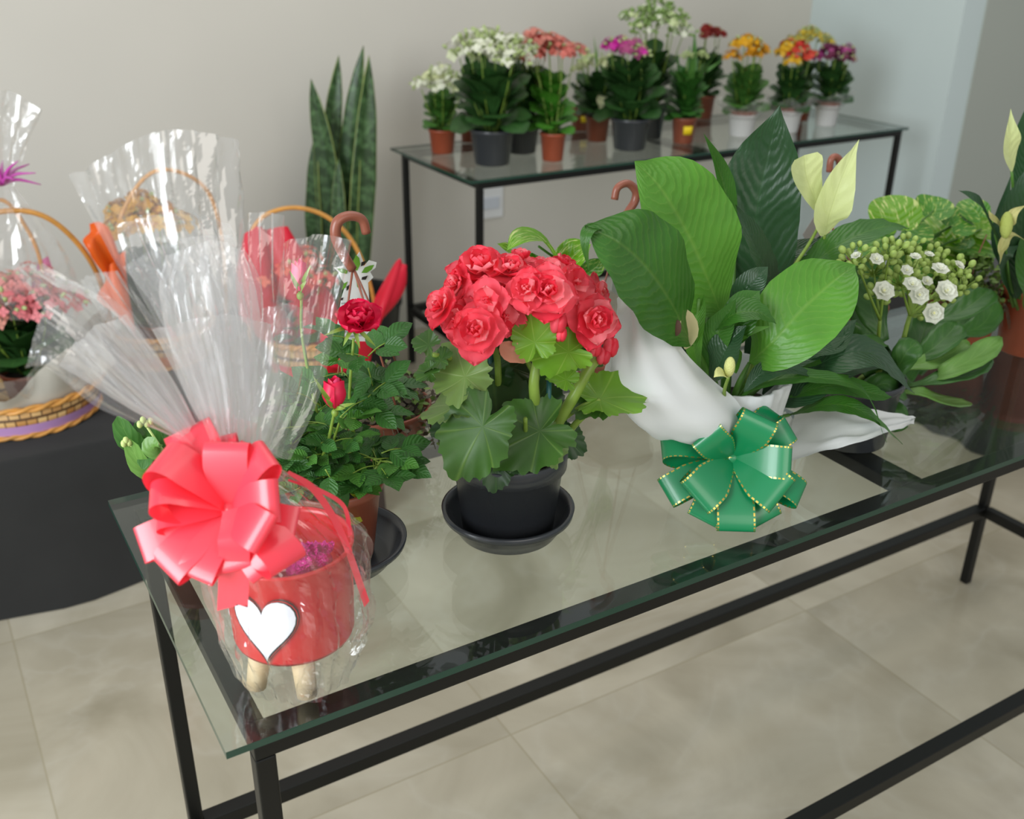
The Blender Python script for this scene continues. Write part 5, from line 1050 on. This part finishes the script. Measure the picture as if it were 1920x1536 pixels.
bw = bow(T, at(430, 956, y=.0), cf(-.1, .3, 1), UP, [(121, 170, 92, .12, .15, .16), (148, 138, 84, .45, .7, .3), (160, 160, 54, .0, .3, .18), (177, 112, 64, .6, .6, .26), (205, 165, 70, .1, -.1, .1), (230, 148, 80, .12, .1, .14), (250, 130, 72, .15, -.1, .14), (88, 108, 84, .45, .05, .2), (50, 122, 76, .35, -.4, .22),
    (5, 104, 80, .5, .15, .22), (-33, 108, 76, .55, .1, .2), (-40, 158, 80, .12, -.6, .2), (-55, 138, 68, .05, .2, .14), (190, 118, 70, .25, .3, .2), (105, 135, 70, .05, .1, .15), (70, 120, 60, .0, .1, .15), (-75, 110, 70, .1, .1, .12), (-8, 126, 60, .0, .1, .12)], M_red, 11,
    tails=[([(432, 955, -.01), (438, 1020, -.035), (438, 1090, -.03), (436, 1138, -.02)], 60, cf(0, .1, 1)), ([(540, 885, .03), (590, 920, .03), (640, 1000, .03), (688, 1133, .03)], 13, cf(0, .2, 1)), ([(540, 900, .04), (600, 920, .04), (645, 950, .04), (657, 1005, .04)], 8, cf(0, .2, 1))])
M_foil = plain('magenta_foil', lin('#d4148c'), .22, metal=.55, bump=1, bscale=500)
for px, py, r, lb_ in [(575, 1058, .013, 'largest magenta foil sweet in the middle of the red bucket'), (560, 1072, .012, 'magenta foil sweet lying left in the red bucket, beside the bow'), (600, 1052, .012, 'magenta foil sweet on the right in the red bucket')]:
    c = at(px, py, y=.07); mb = MB()
    def fn(u, v):
        th = PI*u; a = 2*PI*v; rr = r*(1+.18*noise.noise(Vector((math.cos(a)*3+px, math.sin(a)*3, u*5)))); return c+rr*np.array([math.sin(th)*math.cos(a), math.sin(th)*math.sin(a), math.cos(th)])
    V, F, UV = grid(12, 18, fn, True); mb.add(V, F, UV, smooth=False)
    for i in range(9):
        a = i*.7; d = UP*.8+RT*math.cos(a)*.6+FW*math.sin(a)*.6; leaf(mb, [c+unit(d)*r*.8, c+unit(d)*r*1.9], .008, -FW, 'blade', 4, 3)
    o = tag(mb.build('foil_sweet', M_foil), lb_, 'sweet', 'foil wrapped sweets in the bucket')

# ------------------------------------------------------------------ gift baskets on the black bench
BZ = .379
def wickermat(name, a, b, sc_=1):
    mt, nt, out, N = newmat(name); L = nt.links.new
    uv = N('ShaderNodeUVMap'); mp = N('ShaderNodeMapping'); mp.inputs['Scale'].default_value = (6*sc_, 44*sc_, 1); L(uv.outputs[0], mp.inputs[0])
    ck = N('ShaderNodeTexBrick'); ck.inputs['Color1'].default_value = a; ck.inputs['Color2'].default_value = b; ck.inputs['Mortar'].default_value = lin('#5b3d1e'); ck.inputs['Scale'].default_value = 1; ck.inputs['Brick Width'].default_value = .9; ck.inputs['Row Height'].default_value = 1.0; ck.inputs['Mortar Size'].default_value = .06
    sw_ = N('ShaderNodeMapping'); sw_.inputs['Rotation'].default_value = (0, 0, PI/2); L(mp.outputs[0], sw_.inputs[0]); L(sw_.outputs[0], ck.inputs['Vector'])
    bs = N('ShaderNodeBsdfPrincipled'); bs.inputs['Roughness'].default_value = .55; L(ck.outputs['Color'], bs.inputs['Base Color'])
    bp = N('ShaderNodeBump'); bp.inputs['Distance'].default_value = .003; L(ck.outputs['Fac'], bp.inputs['Height']); bp.invert = True; L(bp.outputs[0], bs.inputs['Normal']); L(bs.outputs[0], out.inputs[0]); return mt
M_wk = wickermat('woven_willow', lin('#d9b57a'), lin('#b98446')); M_cane = plain('golden_cane', lin('#c98f45'), .4, var=.15, vscale=30)
def ropering(mb, c, R, z, r, n=90, tw=26):
    for ph in (0, PI):
        P = []
        for i in range(n+1):
            a = 2*PI*i/n; q = a*tw/2+ph; P.append((c[0]+(R+r*.6*math.cos(q))*math.cos(a), c[1]+(R+r*.6*math.cos(q))*math.sin(a), c[2]+z+r*.6*math.sin(q)))
        tube(mb, P, [r*.7], 6, n+1, cap=False)
def basket(T, c, rb, rt, h, band=None):
    mb = MB(); lathe(mb, [(.0001, .003), (rb, 0), (rt, h), (rt-.006, h), (rb-.006, .01), (.0001, .01)], c, 80, rfun=lambda a, z: 1+.012*math.sin(a*40)); mb.build('basket_body', M_wk, T)
    mb = MB(); ropering(mb, c, rt, h, .007); ropering(mb, c, rb*1.04, .006, .006); mb.build('braided_rim', M_cane, T)
    if band:
        mb = MB(); lathe(mb, [(rb+(rt-rb)*.15+.004, h*.15), (rb+(rt-rb)*.5+.006, h*.48)], c, 80); mb.build('ribbon_band', band, T)
# left basket
c = np.array([.0, 1.70, BZ+.0015])
T = thing('gift_basket', 'willow basket with a lilac ribbon band, far left on the black bench', 'gift basket', c)
basket(T, c, .155, .178, .075, plain('lilac_satin', lin('#c79ad0'), .35, spec=.7))
mb = MB(); tube(mb, A3([(-150, 640, 1.8), (-110, 460, 1.75), (-30, 405, 1.7), (60, 398, 1.68), (130, 440, 1.7), (185, 520, 1.75), (215, 640, 1.8)]), [.006], 10, 60); tube(mb, A3([(-110, 560, 1.75), (-60, 420, 1.72), (0, 375, 1.7), (45, 420, 1.7), (78, 500, 1.72), (88, 640, 1.75)]), [.0045], 10, 50); mb.build('cane_handle', M_cane, T)
mb = MB()
def lining(u, v):
    a = 2*PI*v; r = .165+.04*u+.02*math.sin(a*9)*u; return (c[0]+r*math.cos(a), c[1]+r*math.sin(a), c[2]+.07+.09*u*(1+.5*math.sin(a*5+1)))
V, F, UV = grid(6, 70, lining, True); mb.add(V, F, UV); mb.build('paper_lining', plain('cream_paper', lin('#d8d6cc'), .7, trans=.3), T)
frill(T, c, .15, .20, .07, .17, 4)
mb = MB(); rnd = random.Random(3)
for i in range(14):
    a = i*.45; d = np.array([math.cos(a)*.7, math.sin(a)*.7, rnd.uniform(-.4, .9)]); p = at(5, 345, y=1.7); tube(mb, [p, p+unit(d)*.03+[0, 0, .01], p+unit(d)*.075], [.005, .004, .001], 5, 8)
mb.build('curled_ribbon', plain('magenta_ribbon', lin('#c04aa8'), .35), T)
film(T, [[(-20, 350, 1.7), (8, 345, 1.69), (25, 350, 1.7)], [(-50, 260, 1.7), (10, 260, 1.68), (55, 270, 1.7)], [(-60, 170, 1.7), (15, 170, 1.68), (80, 208, 1.7)]], 20, 30, 4, .012, seed=12, mat=M_film2)
film(T, [[(-150, 620, 1.7), (20, 600, 1.62), (170, 620, 1.7)], [(-120, 480, 1.7), (20, 480, 1.64), (130, 480, 1.7)], [(-20, 352, 1.7), (8, 350, 1.69), (30, 352, 1.7)]], 20, 30, 6, .01, seed=13, mat=M_film)
mb = MB(); patch(mb, [[(60, 560, 1.74), (110, 560, 1.74)], [(60, 520, 1.74), (100, 510, 1.74)], [(75, 490, 1.74), (90, 480, 1.74)]], 8, 8); mb.build('tissue_tuft', plain('pink_tissue', lin('#e86ab4'), .6, trans=.4), T)
def bk_kal(name, label, cpos, cols, fr_, fh_, top_, seed, sp_, flr, **kw):
    return kal(name, label, cpos, .06, .09, M_brownpot, cols, fr_, fh_, top_, seed, G_dark, 9, group='potted kalanchoes tucked into the baskets', flr=flr, spread=sp_, dens=34, **kw)
bk_kal('kalanchoe_pot', 'pink flowered kalanchoe inside the left-hand willow basket', (c[0]+.02, c[1]+.0, BZ+.012), ['#e88a84', '#f0a898', '#dd7a80'], .13, .12, .215, 50, .11, .012, budr=.2, leafs=24)
mb = MB()
# middle: orange basket
c = np.array([.36, 1.87, BZ+.0015])
T = thing('gift_basket', 'cane-handled basket with a broad orange ribbon, seen through clear film', 'gift basket', c)
basket(T, c, .10, .13, .09, plain('orange_satin_band', lin('#d8742a'), .4))
M_or = plain('orange_satin', lin('#e8641c'), .4, trans=.25)
mb = MB(); tube(mb, A3([(200, 640, 1.85), (205, 480, 1.83), (250, 360, 1.82), (310, 318, 1.8), (390, 360, 1.83), (420, 480, 1.85), (425, 640, 1.86)]), [.005], 8, 60); mb.build('cane_handle', M_cane, T)
mb = MB(); patch(mb, [[(225, 480, 1.72), (215, 500, 1.72), (205, 530, 1.72)], [(195, 425, 1.71), (180, 455, 1.69), (170, 480, 1.7)], [(168, 420, 1.72), (163, 445, 1.71), (160, 470, 1.72)]], 14, 10, lambda u, v: .01*math.sin(v*8+u*3)); patch(mb, [[(235, 470, 1.71), (215, 490, 1.70), (205, 505, 1.7)], [(245, 540, 1.7), (215, 545, 1.68), (185, 545, 1.7)], [(250, 625, 1.7), (225, 600, 1.68), (185, 560, 1.7)]], 14, 10, lambda u, v: .01*math.sin(v*7+u*4)); mb.build('ribbon_bow', M_or, T)
kal('kalanchoe_pot', 'yellow flowered kalanchoe standing in the orange ribboned basket', (c[0], c[1], BZ+.012), .06, .09, M_brownpot, ['#e0a82c', '#e8b845', '#d08a28'], .12, .19, .315, 52, G_dark, 9, group='potted kalanchoes tucked into the baskets', flr=.012, spread=.085, dens=34, budr=.1, leafs=26)
# right: red basket
c = np.array([.655, 1.60, BZ+.0015])
T = thing('gift_basket', 'wicker basket with red paper wings and a tall cane handle, behind the rose bush', 'gift basket', c)
basket(T, c, .085, .105, .10, plain('red_satin_band', lin('#e0242e'), .4))
mb = MB(); tube(mb, A3([(470, 640, 1.6), (462, 500, 1.6), (480, 420, 1.6), (540, 390, 1.6), (610, 405, 1.6), (665, 460, 1.6), (700, 560, 1.6), (705, 660, 1.6)]), [.0055], 8, 60); mb.build('cane_handle', M_cane, T)
M_rpap = plain('red_wrapping_paper', lin('#e3213c'), .45, trans=.35)
for rows in [[[(690, 610, 1.58), (700, 640, 1.56), (712, 590, 1.58)], [(700, 560, 1.58), (725, 580, 1.54), (745, 560, 1.58)], [(735, 500, 1.6), (750, 520, 1.57), (763, 540, 1.6)], [(750, 485, 1.6), (757, 495, 1.59), (763, 505, 1.6)]],
             [[(560, 640, 1.58), (600, 650, 1.55), (640, 640, 1.58)], [(520, 560, 1.58), (570, 560, 1.54), (625, 560, 1.58)], [(500, 470, 1.6), (550, 480, 1.56), (600, 520, 1.6)], [(500, 430, 1.6), (530, 425, 1.58), (545, 430, 1.6)]],
             [[(450, 600, 1.6), (500, 640, 1.55), (560, 640, 1.58)], [(440, 520, 1.6), (480, 540, 1.56), (520, 540, 1.58)], [(460, 440, 1.6), (480, 425, 1.58), (500, 430, 1.6)]],
             [[(620, 690, 1.50), (650, 695, 1.48), (690, 680, 1.5)], [(600, 640, 1.5), (650, 650, 1.47), (700, 630, 1.5)], [(610, 600, 1.52), (650, 600, 1.5), (690, 600, 1.52)]]]:
    mb = MB(); patch(mb, rows, 18, 16, lambda u, v: .006*math.sin(v*11+u*4)); mb.build('paper_wing', M_rpap, T)
kal('kalanchoe_pot', 'coral flowered plant deep inside the red papered basket', (c[0]-.03, c[1], BZ+.012), .05, .08, M_brownpot, ['#e2584a', '#ee7a60'], .10, .14, .22, 54, G_dark, 7, group='potted kalanchoes tucked into the baskets', flr=.011, spread=.08, dens=24, budr=.1, leafs=20)
